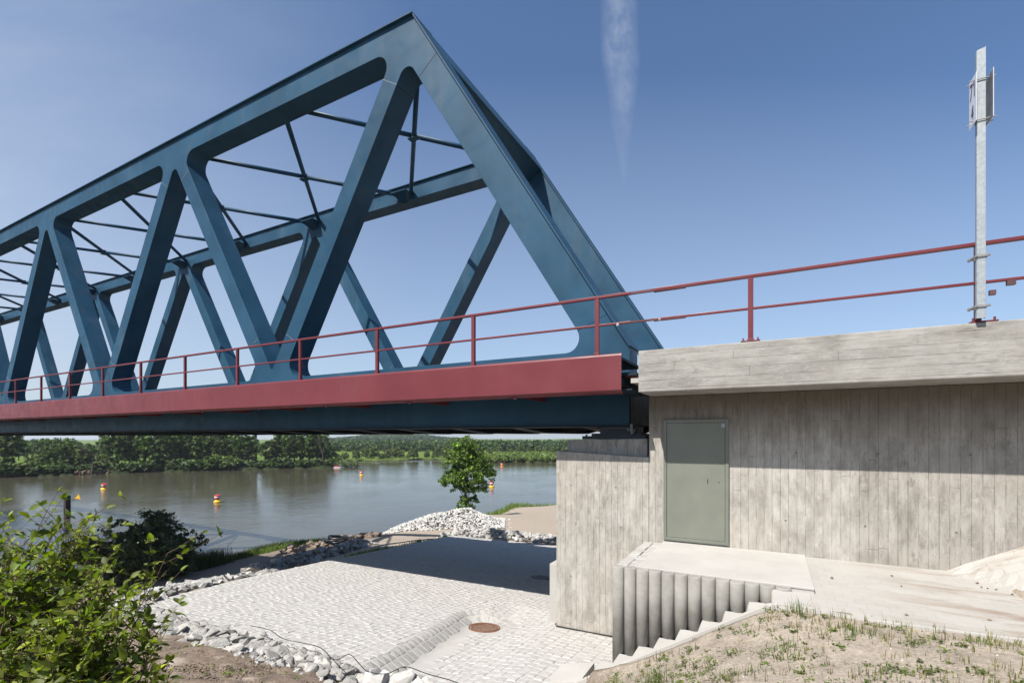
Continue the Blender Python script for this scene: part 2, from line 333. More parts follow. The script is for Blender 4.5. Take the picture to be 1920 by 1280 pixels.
def gz_raw(s, n):
    s = np.atleast_1d(np.asarray(s, float)); n = np.atleast_1d(np.asarray(n, float)); sh = s.shape; q = np.c_[s.ravel(), n.ravel()]
    o = np.empty(len(q))
    for i in range(0, len(q), 20000):
        b = q[i:i+20000]; o[i:i+20000] = np.linalg.norm(b[:, None]-CP[None], axis=2)@W_[:-3]+W_[-3]+b@W_[-2:]
    return o.reshape(sh)
def gz(s, n):
    z = gz_raw(s, n); s = np.atleast_1d(np.asarray(s, float)); n = np.atleast_1d(np.asarray(n, float))
    inp = (n > 5.1) & (n < 22.8) & (s > 2.15) & (s < edge_s(n))
    ins = (n > 6.3) & (n < 9.3) & (s > -.15) & (s <= 2.3)
    inr = (n > 6.5) & (n < 9.2) & (s <= -.1) & (s > -2.6)
    z = np.where(inp, np.minimum(z, plaza(s, n)-.1)+np.minimum(chan(s, n), 0), z)
    z = np.where((n > 4.2) & (n <= 5.1) & (s > 3.4) & (s < 5.6), z+chan(s, n)*.8, z)
    z = np.where(ins, -3.7, z); z = np.where(inr, np.minimum(z, -2.06), z)
    return z
def G1(s, n): return float(gz(s, n)[0])
def vnoise(s, n, f, seed=0):
    """cheap value noise on arrays"""
    x = s*f+seed*17.3; y = n*f+seed*9.1; xi = np.floor(x).astype(int); yi = np.floor(y).astype(int); fx = x-xi; fy = y-yi
    fx = fx*fx*(3-2*fx); fy = fy*fy*(3-2*fy)
    def h(a, b):
        v = np.sin(a*127.1+b*311.7+seed*74.7)*43758.5453; return v-np.floor(v)
    return (h(xi, yi)*(1-fx)+h(xi+1, yi)*fx)*(1-fy)+(h(xi, yi+1)*(1-fx)+h(xi+1, yi+1)*fx)*fy
sc_ = np.r_[np.arange(-60, -6, 1.5), np.arange(-6, 14, .07), np.arange(14, 42, .3), np.arange(42, 72, 2)]
nc_ = np.r_[np.arange(-40, -1, 1.5), np.arange(-1, 12, .07), np.arange(12, 50, .33), np.arange(50, 112, 1.5)]
SS, NN = np.meshgrid(sc_, nc_, indexing='ij'); ZZ = gz(SS, NN)
nearw = np.clip((9-np.hypot(SS, NN-2))/6, 0, 1)
rough_ = (vnoise(SS, NN, 1.3, 1)-.5)*.07+(vnoise(SS, NN, 4, 2)-.5)*.05+(vnoise(SS, NN, 9, 3)-.5)*.035+(vnoise(SS, NN, 6.5, 9)**6)*.09
ZZ = ZZ+rough_*np.where((NN > 5.6) & (SS > 2), .3, .85)*np.where(SS < 2.4, .42, 1)
# colours: earth, sand, grass
brown = np.array([.215, .168, .13]); pale = np.array([.335, .288, .235]); sand = np.array([.31, .262, .21]); track = np.array([.2, .165, .13]); green = np.array([.045, .065, .02]); mud = np.array([.12, .1, .075])
t = np.zeros(SS.shape+(3,)); t[:] = sand
def blend(w, c):
    global t
    w = np.clip(w, 0, 1)[..., None]; t = t*(1-w)+np.asarray(c)*w
blend((SS > 1.8)*(NN < 5.6)*1.0, brown); blend(np.clip((2.6-SS)/1.2, 0, 1)*(NN < 7.2), pale)
blend((vnoise(SS, NN, 2.2, 5)-.45)*2*(NN < 7)*(SS > 1.6), brown*.85); blend((vnoise(SS, NN, 3.2, 15)-.5)*1.2*(NN < 7)*(SS <= 1.6), pale*.72)
blend((vnoise(SS, NN, 12, 6)-.62)*3*(NN < 7)*np.where(SS > 2, 1, .4), brown*.55); blend((vnoise(SS, NN, 9, 8)-.7)*3*(NN < 7), pale*1.25)
blend((SS > 26)*(NN < 30)*1.0, track)
blend(np.clip((SS-37.4-(vnoise(SS, NN, .8, 4)-.5)*2)/1.0, 0, 1)*(NN < 34), green)
blend(np.clip((SS-(28.4+(46-NN)*.12)-(vnoise(SS, NN, .6, 4)-.5)*2)/1.0, 0, 1)*(NN > 36), green)
blend(np.clip((SS-13)/3, 0, 1)*(NN < 13)*(SS < 27)*.6*np.clip((vnoise(SS, NN, .9, 7)-.3)*3, 0, 1), green)
blend(np.clip((-9.95-ZZ)/.1, 0, 1), mud)
ni, nj = SS.shape; idx = np.arange(ni*nj).reshape(ni, nj)
Q = np.stack([idx[:-1, :-1], idx[:-1, 1:], idx[1:, 1:], idx[1:, :-1]], -1).reshape(-1, 4)
EARTH = attmat('earth_and_sand', .95, 45, 1.0, .42, .15, (.3, 30))
npmesh('ground', np.c_[-SS.ravel(), NN.ravel(), ZZ.ravel()], Q, EARTH, vtone=t.reshape(-1, 3), smooth=True)['kind'] = 'structure'

# far bank: one sheet out to the horizon
BX = np.array([-4000, -1200, 0, 330, 560, 622, 640, 700, 830, 900, 1042, 1300, 2200, 4500])
BT = np.array([110, 112, 119, 139.5, 154, 160, 190, 200, 211, 205, 185, 185, 240, 400.])
px_ = np.r_[np.linspace(-2600, -200, 40), np.linspace(-180, 1100, 330), np.linspace(1120, 2600, 40)]
rf = np.array([.94, .985, 1.0, 1.008, 1.02, 1.05, 1.1, 1.2, 1.35, 1.6, 2, 2.6, 3.4, 4.5, 6, 8, 10, 11.5])
def shore(p): return np.interp(p, BX, BT)
t0 = shore(px_)*(1+.012*np.sin(px_*.05)+.008*np.sin(px_*.13+1)+.006*np.sin(px_*.31))
PX, RF = np.meshgrid(px_, rf, indexing='ij'); T = t0[:, None]*RF
def hill(p, t):
    return (7.6*np.exp(-((p-742)/88)**4)+2.2*np.exp(-((p-1070)/30)**4))*np.clip((t-700)/300, 0, 1)
zf = np.interp(RF, [.94, .985, 1.0, 1.008, 1.02, 1.05, 2, 12], [-12, -10.5, -10.02, -9.6, -9.3, -9.1, -9.1, -9.1])+hill(PX, T)
a_ = (PX-960)/F; FX = T*(a_*rt.x+fw.x); FY = T*(a_*rt.y+fw.y)
ni, nj = PX.shape; idx = np.arange(ni*nj).reshape(ni, nj); Q = np.stack([idx[:-1, :-1], idx[1:, :-1], idx[1:, 1:], idx[:-1, 1:]], -1).reshape(-1, 4)
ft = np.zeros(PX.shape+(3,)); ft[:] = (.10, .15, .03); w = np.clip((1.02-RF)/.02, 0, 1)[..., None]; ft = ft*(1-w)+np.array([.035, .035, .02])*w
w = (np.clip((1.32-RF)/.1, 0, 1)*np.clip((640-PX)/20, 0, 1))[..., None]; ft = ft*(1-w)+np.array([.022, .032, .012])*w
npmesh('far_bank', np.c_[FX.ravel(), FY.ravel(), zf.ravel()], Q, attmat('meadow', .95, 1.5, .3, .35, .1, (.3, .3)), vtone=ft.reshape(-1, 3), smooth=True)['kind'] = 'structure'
# water
m = MT('river_water', .06, 0, .5); m.b.inputs['IOR'].default_value = 1.33
m.color(m.mix(m.map(m.noise(.03, 3), .35, .65), (.056, .051, .034), (.070, .064, .043)))
h = m.math('ADD', m.math('MULTIPLY', m.noise(1.6, 5, .6, (1, 1.0, 1), dist=.4), 1.0), m.math('MULTIPLY', m.noise(.28, 3, .5, (1, 1, 1), dist=1.2), 1.6))
calm = m.map(m.noise(.045, 4, .6, dist=1.5), .35, .65, .35, 1.0)
nb = m.n('ShaderNodeBump'); m.put(nb.inputs['Strength'], m.math('MULTIPLY', calm, .34)); nb.inputs['Distance'].default_value = .11; m.put(nb.inputs['Height'], h); m.put(m.b.inputs['Normal'], nb.outputs[0])
b = MB(); b.add([(-2800, -280, -10), (-2800, 2500, -10), (850, 2500, -10), (850, -280, -10)][::-1], [(0, 1, 2, 3)]); b.build('river_water', m.m)['kind'] = 'structure'

# ------------------------------------------------------------------ paving
def setts(name, regions, mat):
    """regions: list of (s, n, ds, dn, ang, zfun) stones"""
    V = []; Qs = []; T_ = []; base = 0
    arr = np.array(regions, float); N = len(arr)
    s, n, ds, dn, ang, col = arr.T
    rs = rng.uniform(.925, .98, (2, N)); hs = ds*rs[0]/2; hn = dn*rs[1]/2
    cx = np.array([-1, 1, 1, -1]); cy = np.array([-1, -1, 1, 1])
    jit = rng.normal(0, .05, (2, N, 4))
    def ringpts(f):
        u = hs[:, None]*(cx*f+jit[0]*.6); v = hn[:, None]*(cy*f+jit[1]*.6); c, q = np.cos(ang)[:, None], np.sin(ang)[:, None]
        return s[:, None]+u*c-v*q, n[:, None]+u*q+v*c
    dz = rng.normal(0, .003, N); tx = rng.normal(0, .024, N); ty = rng.normal(0, .024, N)
    P_ = []
    for f, h in ((1.0, -.05), (1.0, -.012), (.84, .0)):
        a, b_ = ringpts(f); z = plaza(a, b_)+chan(a, b_)+h+dz[:, None]+(a-s[:, None])*tx[:, None]+(b_-n[:, None])*ty[:, None]
        P_.append(np.stack([-a, b_, z], -1))
    P_.append(np.stack([-s, n, plaza(s, n)+chan(s, n)+.004+dz], -1)[:, None])
    V = np.concatenate(P_, 1).reshape(-1, 3); q = []
    for k in range(4):
        j = (k+1) % 4; q += [[k, j, 4+j, 4+k], [4+k, 4+j, 8+j, 8+k]]
    for k in range(4): q.append([8+k, 8+(k+1) % 4, 12, 12])
    q = np.array(q); Qa = (np.arange(N)[:, None, None]*13+q[None]); qq = Qa.reshape(-1, 4)
    # orient upward (x is mirrored)
    qq = qq[:, ::-1]
    g = np.where(col > 5, col-10, col)
    tone = np.array([.37, .36, .342])[None]*np.clip(g, .5, 1.25)[:, None]*(1+rng.normal(0, .006, (N, 3)))
    tone = np.repeat(tone, 12, 0)
    tri = np.all(qq[:, :1] == qq[:, :1], 1)
    # split into quads (sides) and triangles (tops)
    sel = np.tile(np.array([False]*8+[True]*4), N)
    o = npmesh(name, V, qq[~sel], mat, tone=tone[~sel]); tr = qq[sel][:, 1:]
    o2 = npmesh(name+'_tops', V, tr, mat, tone=tone[sel])
    bm = bmesh.new(); bm.from_mesh(o.data); bm.from_mesh(o2.data); bm.to_mesh(o.data); bm.free()
    bpy.data.objects.remove(o2); return o
L = []
w_ = .15
for i, s in enumerate(np.arange(2.2, 16.4, w_)):
    n = 4.75+random.random()*.1
    while n < 22.75:
        ln = random.uniform(.13, .20)
        nm = n+ln/2; ss = s+random.gauss(0, .004)+.012*math.sin(n*1.1+i)
        nn = min(max(nm, 3.5), GR[1]); scn = 4.62+(nn-5.2)*(GR[0]-4.62)/(GR[1]-5.2); d = math.hypot(ss-scn, nm-nn)
        left = (ss-scn > -.05 or nm > nn)
        lim = 5.12 if ss > 5.3 else 4.75
        if nm > lim and ss < edge_s(nm)-.06 and not (.06 < d < .73 and (ss > scn or nm > nn)) and not (d < .37 and nm > GR[1]-.4) and not (ss < 3.75 and nm > 8.95) and not (ss < 2.5 and nm < 6.3):
            L.append((ss, nm, w_, ln, random.gauss(0, .02), random.gauss(.97, .035)))
        n += ln
# kerb stones of the gutter: two rows on the slope, turning round the gully
for row, rad in ((0, .62), (1, .43)):
    n = 4.55
    while n < GR[1]:
        ln = .155; nn = n+ln/2; scn = 4.62+(nn-5.2)*(GR[0]-4.62)/(GR[1]-5.2)
        L.append((scn+rad, nn, .19, ln, -.195, random.gauss(.84, .05))); n += ln
    a = 0
    while a < math.pi*.97:
        L.append((GR[0]+rad*math.cos(a), GR[1]+rad*math.sin(a), .19, .135 if row else .16, a, random.gauss(.84, .05))); a += (.16/rad)
st = setts('paved_apron', L, COBB); st['kind'] = 'structure'
# mortar bed just under the heads of the setts
sg = np.arange(2.15, 16.6, .12); ng = np.arange(4.7, 22.9, .12); A2, B2 = np.meshgrid(sg, ng, indexing='ij'); ZB = plaza(A2, B2)+chan(A2, B2)-.006
eb = edge_s(B2); A3 = np.minimum(A2, eb)
ok = (A2 < eb+.13) & ((B2 > 5.05) | (A2 < 5.6)) & ~((A2 < 2.55) & (B2 < 6.25)); ni, nj = A2.shape; idx = np.arange(ni*nj).reshape(ni, nj)
Q = np.stack([idx[:-1, :-1], idx[1:, :-1], idx[1:, 1:], idx[:-1, 1:]], -1); kq = ok[:-1, :-1] & ok[1:, 1:] & ok[1:, :-1] & ok[:-1, 1:]
npmesh('paving_bed', np.c_[-A3.ravel(), B2.ravel(), ZB.ravel()], Q[kq][:, ::-1], smoothc('mortar', (.33, .32, .30), (.38, .37, .345), 3), smooth=True)['kind'] = 'structure'
# gully grate
gzc = plaza(*GR)-.20
g = thing('gully_grate', (-GR[0], GR[1], gzc), 'round rusty cast iron gully grate in the corner of the paved gutter', 'drain grate')
tilt = Matrix.Rotation(math.atan(-.10), 4, 'X')
def tl(mb):
    c = Vector((-GR[0], GR[1], gzc)); mb.v = [tuple(c+(tilt@(Vector(p)-c))) for p in mb.v]; return mb
b = MB(); c = Vector((-GR[0], GR[1], gzc+.0))
for r0, r1 in ((.255, .285), (.30, .335)):
    n = 40; vs = []; 
    for r, z in ((r0, -.02), (r0, .012), (r1, .012), (r1, -.02)): vs += [c+Vector((r*math.cos(2*math.pi*j/n), r*math.sin(2*math.pi*j/n), z)) for j in range(n)]
    b.add(vs, [(i*n+j, i*n+(j+1) % n, ((i+1) % 4)*n+(j+1) % n, ((i+1) % 4)*n+j) for i in range(4) for j in range(n)])
tl(b).build('ring', RUST, g)
b = MB()
for k in range(-3, 4):
    y = k*.07; hw = math.sqrt(max(.255**2-y*y, 0)); b.obox((c.x-hw*.5-y*.866, c.y-hw*.866+y*.5, c.z+.003), (c.x+hw*.5-y*.866, c.y+hw*.866+y*.5, c.z+.003), .030, .012)
b.obox((c.x-.21, c.y+.12, c.z+.001), (c.x+.21, c.y-.12, c.z+.001), .024, .012)
tl(b).build('grating', RUST, g)
b = MB(); b.lathe((c.x, c.y, c.z), [(.3, -.12), (.3, -.002)], 32); tl(b).build('shaft', plainm('silt', (.42, .39, .35), .9), g)
# manhole in the shade under the bridge
mz = plaza(6.32, 13.9)
g = thing('manhole_cover', (-6.32, 13.9, mz), 'dark round manhole cover in the shaded paving beside the abutment', 'manhole')
b = MB(); b.lathe((-6.32, 13.9, mz), [(.40, -.02), (.40, .012), (.37, .016)], 36); o = b.build('frame', smoothc('manhole_ring', (.1, .1, .095), (.16, .155, .15)), g)
b = MB(); b.lathe((-6.32, 13.9, mz), [(.33, .012), (.33, .020)], 36)
for k in range(-3, 4): b.box(-6.32-.25, -6.32+.25, 13.9+k*.07-.012, 13.9+k*.07+.012, mz+.02, mz+.026)
b.build('lid', RUBBER, g)
for o in g.children: o.rotation_euler = (-.12, 0, 0)

# ------------------------------------------------------------------ upper path, landing
b = MB(); b.box(.47, 6.0, 7.0, 8.998, -2.1, -1.895)
def pav_mat():
    m = MT('interlocking_pavers', .85, 0, .3); X, Y, Z = m.xyz()
    br = m.n('ShaderNodeTexBrick'); br.inputs['Scale'].default_value = 1; br.inputs['Mortar Size'].default_value = .004; br.inputs['Brick Width'].default_value = .2; br.inputs['Row Height'].default_value = .165
    nz = m.noise(4, 3, .5, col=True); v = m.n('ShaderNodeVectorMath'); v.operation = 'MULTIPLY_ADD'; m.put(v.inputs[0], nz); v.inputs[1].default_value = (.05, .05, 0); m.put(v.inputs[2], m.tc)
    m.put(br.inputs['Vector'], v.outputs[0]); br.inputs['Color1'].default_value = (.33, .315, .29, 1); br.inputs['Color2'].default_value = (.30, .285, .262, 1); br.inputs['Mortar'].default_value = (.27, .25, .22, 1)
    c = m.mix(m.map(m.noise(1.2, 6, .65), .35, .65), br.outputs['Color'], (.345, .33, .305))
    c = m.mix(m.math('MULTIPLY', m.map(m.noise(1.1, 6, .7, (.5, 2.2, 1)), .47, .60, 0, .95), m.map(X, .9, 2.4)), c, (.20, .155, .115))
    c = m.mix(m.map(m.noise(26, 4), .70, .76, 0, .7), c, (.17, .135, .1)); m.color(c)
    m.bump(m.math('SUBTRACT', m.math('MULTIPLY', m.noise(40, 4), .3), br.outputs['Fac']), .5, .006); return m.m
PAVE = pav_mat()
# walking surface between the wall and the grass; it climbs to the right
xs = np.r_[np.arange(.0, 2.4, .2), np.arange(2.4, 7, .1)]; ys = np.r_[np.arange(6.42, 9.0, .15), 8.998]
XP, YP = np.meshgrid(xs, ys, indexing='ij')
def path_z(x, y):
    up = np.clip(x-2.15-(9-y)*.62, 0, None); return -1.955+.05*(y-6.4)/2.6+.52*up*np.clip(up/.25, 0, 1)
YY = np.where(YP < 6.5, 6.33+.07*np.clip(XP, 0, 9), YP); ZP = path_z(XP, YY)
ni, nj = XP.shape; idx = np.arange(ni*nj).reshape(ni, nj); Q = np.stack([idx[:-1, :-1], idx[1:, :-1], idx[1:, 1:], idx[:-1, 1:]], -1).reshape(-1, 4)
npmesh('path', np.c_[XP.ravel(), YY.ravel(), ZP.ravel()], Q, PAVE)['kind'] = 'structure'
b = MB()
for i in range(len(xs)-1):
    y0, y1 = YY[i, 0], YY[i+1, 0]; z0, z1 = ZP[i, 0], ZP[i+1, 0]
    b.add([(xs[i], y0-.06, z0-.2), (xs[i], y0-.06, z0+.004), (xs[i], y0, z0+.004), (xs[i], y0, z0-.2), (xs[i+1], y1-.06, z1-.2), (xs[i+1], y1-.06, z1+.004), (xs[i+1], y1, z1+.004), (xs[i+1], y1, z1-.2)],
          [(0, 1, 5, 4), (1, 2, 6, 5), (2, 3, 7, 6)])
b.build('path_edging', SLAB)['kind'] = 'structure'
b = MB(); b.box(-1.72, .47, 7.06, 8.997, -3.9, -1.905); b.box(-1.72, .47, 7.05, 8.996, -1.905, -1.872); b.box(0.01, .42, 6.40, 6.97, -2.1, -1.925)
b.build('landing_pavement', SLAB, bevel=.008)['kind'] = 'structure'
# strip of setts along the left edge of the landing
L = []
for k, n in enumerate(np.arange(7.12, 8.98, .135)):
    for s in (1.80, 1.965): L.append((s, n, .165, .135))
b = MB()
for s, n, ds, dn in L:
    z = -1.905-.10*(9-n)*.0+random.gauss(0, .004); b.box(-s-ds*.48, -s+ds*.48, n-dn*.46, n+dn*.46, z-.1, z, (.36, .35, .33) if random.random() < .5 else (.33, .32, .3))
b.box(-2.045, -1.721, 7.04, 8.995, -3.95, -1.935, (.3, .29, .27))
b.build('landing_setts', COBB, bevel=.01)['kind'] = 'structure'
# palisade of round concrete posts
g = thing('palisade_wall', (-2.07, 7.03, -3.3), 'row of round grey concrete palisade posts holding up the landing', 'retaining wall')
for k in range(13):
    s = 2.07-.0875-.176*k; zt = -1.892+random.uniform(-.006, .006); zb = -3.45+max(0, (2.3-s))*.62-.15
    b = MB(); b.lathe((-s, 7.01+random.uniform(-.004, .004), 0), [(.0895, zb), (.0895, zt-.012), (.080, zt)], 28); o = b.build('post', PIPE, g, origin=None, smooth=False)
    o.data.polygons.foreach_set('use_smooth', [len(p.vertices) == 4 for p in o.data.polygons])
# staircase down beside the palisade
g = thing('staircase', (-2.3, 6.6, -3.35), 'pale concrete staircase running down beside the round palisade posts', 'stairs')
for k in range(1, 9):
    z = -1.935-.172*k; s0 = -.03+.283*(k-1); s1 = s0+.283
    poly = [(-s0, z-.35), (-s0, z), (-s1+.0, z-.004), (-s1-.02, z-.05), (-s1-.045, z-.172), (-s1-.045, z-.35)]
    b = MB(); b.prism(poly, 6.365, 6.945); b.build('step', SLAB, g, bevel=.01)
b = MB(); b.prism([(.06, -1.90), (.06, -2.35), (-2.45, -3.75), (-2.45, -3.42), (-.05, -1.93)], 6.285, 6.363); b.build('stringer', SLAB, g, bevel=.006)
b = MB(); b.prism([(-2.33, -3.36), (-2.85, -3.49), (-2.85, -3.7), (-2.33, -3.7)], 6.30, 6.95); b.build('foot_slab', SLAB, g, bevel=.006)

# ------------------------------------------------------------------ abutment
AB = thing('bridge_abutment', (-1.98, 9.0, -3.9), 'board marked concrete abutment with a jutting parapet and a grey green door', 'abutment')
W0 = 9.0; XE = -1.981
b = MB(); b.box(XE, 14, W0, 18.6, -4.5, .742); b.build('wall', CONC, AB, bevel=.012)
zl, zr = -.275, -.372
b = MB(); b.add([(-3.82, 9.0, -4.6), (XE-.001, 9.0, -4.6), (XE-.001, 9.0, zr), (-3.82, 9.0, zl), (-3.82, 18.6, -4.6), (XE-.001, 18.6, -4.6), (XE-.001, 18.6, zr), (-3.82, 18.6, zl)],
   [(0, 1, 2, 3), (5, 4, 7, 6), (3, 2, 6, 7), (1, 5, 6, 2), (4, 0, 3, 7), (4, 5, 1, 0)])
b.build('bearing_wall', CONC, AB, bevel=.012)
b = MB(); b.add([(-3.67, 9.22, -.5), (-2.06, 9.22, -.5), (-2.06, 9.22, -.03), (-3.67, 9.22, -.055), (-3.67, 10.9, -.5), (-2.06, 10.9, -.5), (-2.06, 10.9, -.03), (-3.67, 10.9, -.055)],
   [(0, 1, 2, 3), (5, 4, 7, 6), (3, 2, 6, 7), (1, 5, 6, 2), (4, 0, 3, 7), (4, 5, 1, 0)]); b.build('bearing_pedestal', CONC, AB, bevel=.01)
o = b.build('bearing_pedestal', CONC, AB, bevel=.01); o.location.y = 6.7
b = MB(); b.box(-4.12, -3.823, 9.35, 12.5, -4.6, -2.66); b.build('footing', SLAB, AB, bevel=.01)
b = MB(); b.box(-1.955, 14, 8.09, 19.3, .744, 1.432)
b.build('parapet', CONCH, AB, bevel=.014)
b = MB(); b.tube([(-3.86, 9.6, plaza(3.86, 9.6)+.03), (-3.85, 9.02, plaza(3.85, 9.0)+.035), (-3.80, 8.975, plaza(3.8, 8.97)+.02), (-3.2, 8.98, plaza(3.2, 8.97)+.012), (-2.7, 8.975, plaza(2.7, 8.97)+.018), (-2.1, 8.98, plaza(2.1, 8.97)+.012)], .011, 6); b.build('joint_strip', PLAST, AB)
# tie holes of the formwork
TH = plainm('tie_hole_plug', (.13, .125, .12), .9)
for x0, x1, z in ((-3.4, -2.2, -1.7), (-3.5, -2.2, -2.75), (0.2, 5, -1.35), (.35, 5, -.25), (-3.5, -2.2, -.95), (.4, 5, .35)):
    x = x0
    while x < x1:
        b = MB(); n = 12
        b.add([(x+.016*math.cos(a), 9.0-.0025, z+.016*math.sin(a)) for a in [2*math.pi*j/n for j in range(n)]]+[(x, 8.9985, z)], [(j, (j+1) % n, n) for j in range(n)])
        b.build('tie_hole', TH, AB); x += 1.05 if x0 > 0 else .9
# door in the wall
d0, d1 = -1.716, -.64; zb_, zt_ = -1.842, .306
b = MB(); b.box(d0+.06, d1-.06, W0-.034, W0-.002, zb_+.06, zt_-.06); door = b.build('door', DOORM, AB, bevel=.003); door['label'] = 'grey green steel door with a small vertical slot'
b = MB()
b.box(d0, d0+.055, W0-.045, W0-.001, zb_, zt_); b.box(d1-.055, d1, W0-.045, W0-.001, zb_, zt_); b.box(d0+.055, d1-.055, W0-.045, W0-.001, zt_-.055, zt_); b.box(d0+.055, d1-.055, W0-.045, W0-.001, zb_, zb_+.055)
b.build('door_frame', DOORF, door, bevel=.004)
b = MB(); b.box(d0+.054, d1-.054, W0-.030, W0-.0015, zb_+.054, zt_-.054); b.build('door_gap', DARK, door)
p = onY(1327, 902, W0-.036); b = MB(); b.box(p.x-.006, p.x+.006, W0-.0365, W0-.03, p.z-.04, p.z+.04); b.build('handle_slot', DARK, door)
p = onY(1348, 904, W0-.036); b = MB(); b.lathe((0, 0, 0), [(.009, 0), (.009, .004)], 12); b.v = [(p.x+x, W0-.034-z, p.z+y) for x, y, z in b.v]; b.build('keyhole', DARK, door)
p = onY(1356, 797, W0-.036); b = MB(); b.box(p.x-.028, p.x+.028, W0-.037, W0-.033, p.z-.035, p.z+.035); b.box(p.x-.02, p.x+.02, W0-.0385, W0-.0365, p.z+.0, p.z+.02); b.build('sticker', plainm('label_grey', (.3, .31, .33), .5), door)

# ------------------------------------------------------------------ truss bridge
BR = thing('truss_bridge', (-2.5, 9.93, 0), 'blue grey steel truss railway bridge with an oxide red edge girder', 'bridge')
D0, BW, FAR = 9.6, .66, 6.42
PAN = 10.85; NP = 9; TT = [8.1+PAN*k for k in range(NP)]; SEND = TT[-1]+5.5
ZT, ZC, ZB1, ZB0 = 10.67, 10.04, 1.78, .246
SL = .615; HW = .318
def rnd(pts):
    out_ = []; n = len(pts)
    for i, (x, z, r) in enumerate(pts):
        if r <= 0: out_.append((x, z)); continue
        p = Vector((x, z)); a = Vector(pts[i-1][:2])-p; c = Vector(pts[(i+1) % n][:2])-p; a.normalize(); c.normalize()
        th = math.acos(max(-1, min(1, a.dot(c)))); d = r/math.tan(th/2); m_ = (a+c).normalized(); cc = p+m_*(r/math.sin(th/2))
        u = p+a*d-cc; v = p+c*d-cc; a0 = math.atan2(u.y, u.x); a1 = math.atan2(v.y, v.x); da = (a1-a0+math.pi) % (2*math.pi)-math.pi
        for k in range(9): q = a0+da*k/8; out_.append((cc.x+r*math.cos(q), cc.y+r*math.sin(q)))
    return out_
def Ac(T, z): return T+.2+SL*(10-z)              # falling away from the camera
def Bc(T, z): return T-.2-SL*(10-z)
NX, NZ = .85*.27, .527*.27
def isect(f, g, lo=0, hi=11):                    # z where two edges meet
    for _ in range(60):
        m_ = (lo+hi)/2
        if (f(m_)-g(m_))*(f(lo)-g(lo)) <= 0: hi = m_
        else: lo = m_
    return lo
PO = lambda z: 7.98-.62*(10.64-z)                # end post outer edge
PI_ = lambda z: PO(z)+.83                        # end post inner edge
SM = 9.24                                        # seam height at the top nodes
SB = 2.95
top = [(7.98, ZT, 0)]; top.append((SEND-6.5, ZT, 0)); top.append((SEND-6.5, ZC, 0))
for k in range(NP-1, -1, -1):
    T_k = TT[k]
    ao = lambda z: Ac(T_k, z)+HW; ai = lambda z: Ac(T_k, z)-HW; bi = lambda z: Bc(T_k, z)+HW; bo = lambda z: Bc(T_k, z)-HW
    if k < NP-1:
        top += [(ao(ZC), ZC, .36), (Ac(T_k, SM)+NX, SM+NZ, 0), (Ac(T_k, SM)-NX, SM-NZ, 0)]
    if k == 0:
        zv = isect(ai, PI_, 8, 10.6); top += [(ai(zv), zv, .25), (PI_(9.03), 9.03, 0), (PO(9.45), 9.45, 0)]
    else:
        zv = isect(ai, bi, 8, 10.6)
        if k == NP-1: top += [(T_k, ZC, 0)]
        else: top += [(ai(zv), zv, .2)]
        top += [(Bc(T_k, SM)+NX, SM-NZ, 0), (Bc(T_k, SM)-NX, SM+NZ, 0), (bo(ZC), ZC, .36)]
bot = [(2.5, ZB0, 0), (2.5, 1.80, 0), (PO(2.5), 2.5, 0), (PI_(2.22), 2.22, 0), (PI_(ZB1), ZB1, .30)]
for k in range(NP-1):
    T_a, T_b = TT[k], TT[k+1]
    ao = lambda z: Ac(T_a, z)+HW; ai = lambda z: Ac(T_a, z)-HW; bi = lambda z: Bc(T_b, z)+HW; bo = lambda z: Bc(T_b, z)-HW
    zv = isect(ao, bo, 0, 6)
    bot += [(ai(ZB1), ZB1, .42), (Ac(T_a, SB)-NX, SB-NZ, 0), (Ac(T_a, SB)+NX, SB+NZ, 0), (ao(zv), zv, .06), (Bc(T_b, SB)-NX, SB+NZ, 0), (Bc(T_b, SB)+NX, SB-NZ, 0), (bi(ZB1), ZB1, .42)]
bot += [(SEND, ZB1, 0), (SEND, ZB0, 0)]
fs = lambda x, far: x+.04*max(0, x-8) if far else x
mir = lambda L: [(-fs(x, side == 'far'), z) for x, z in L]
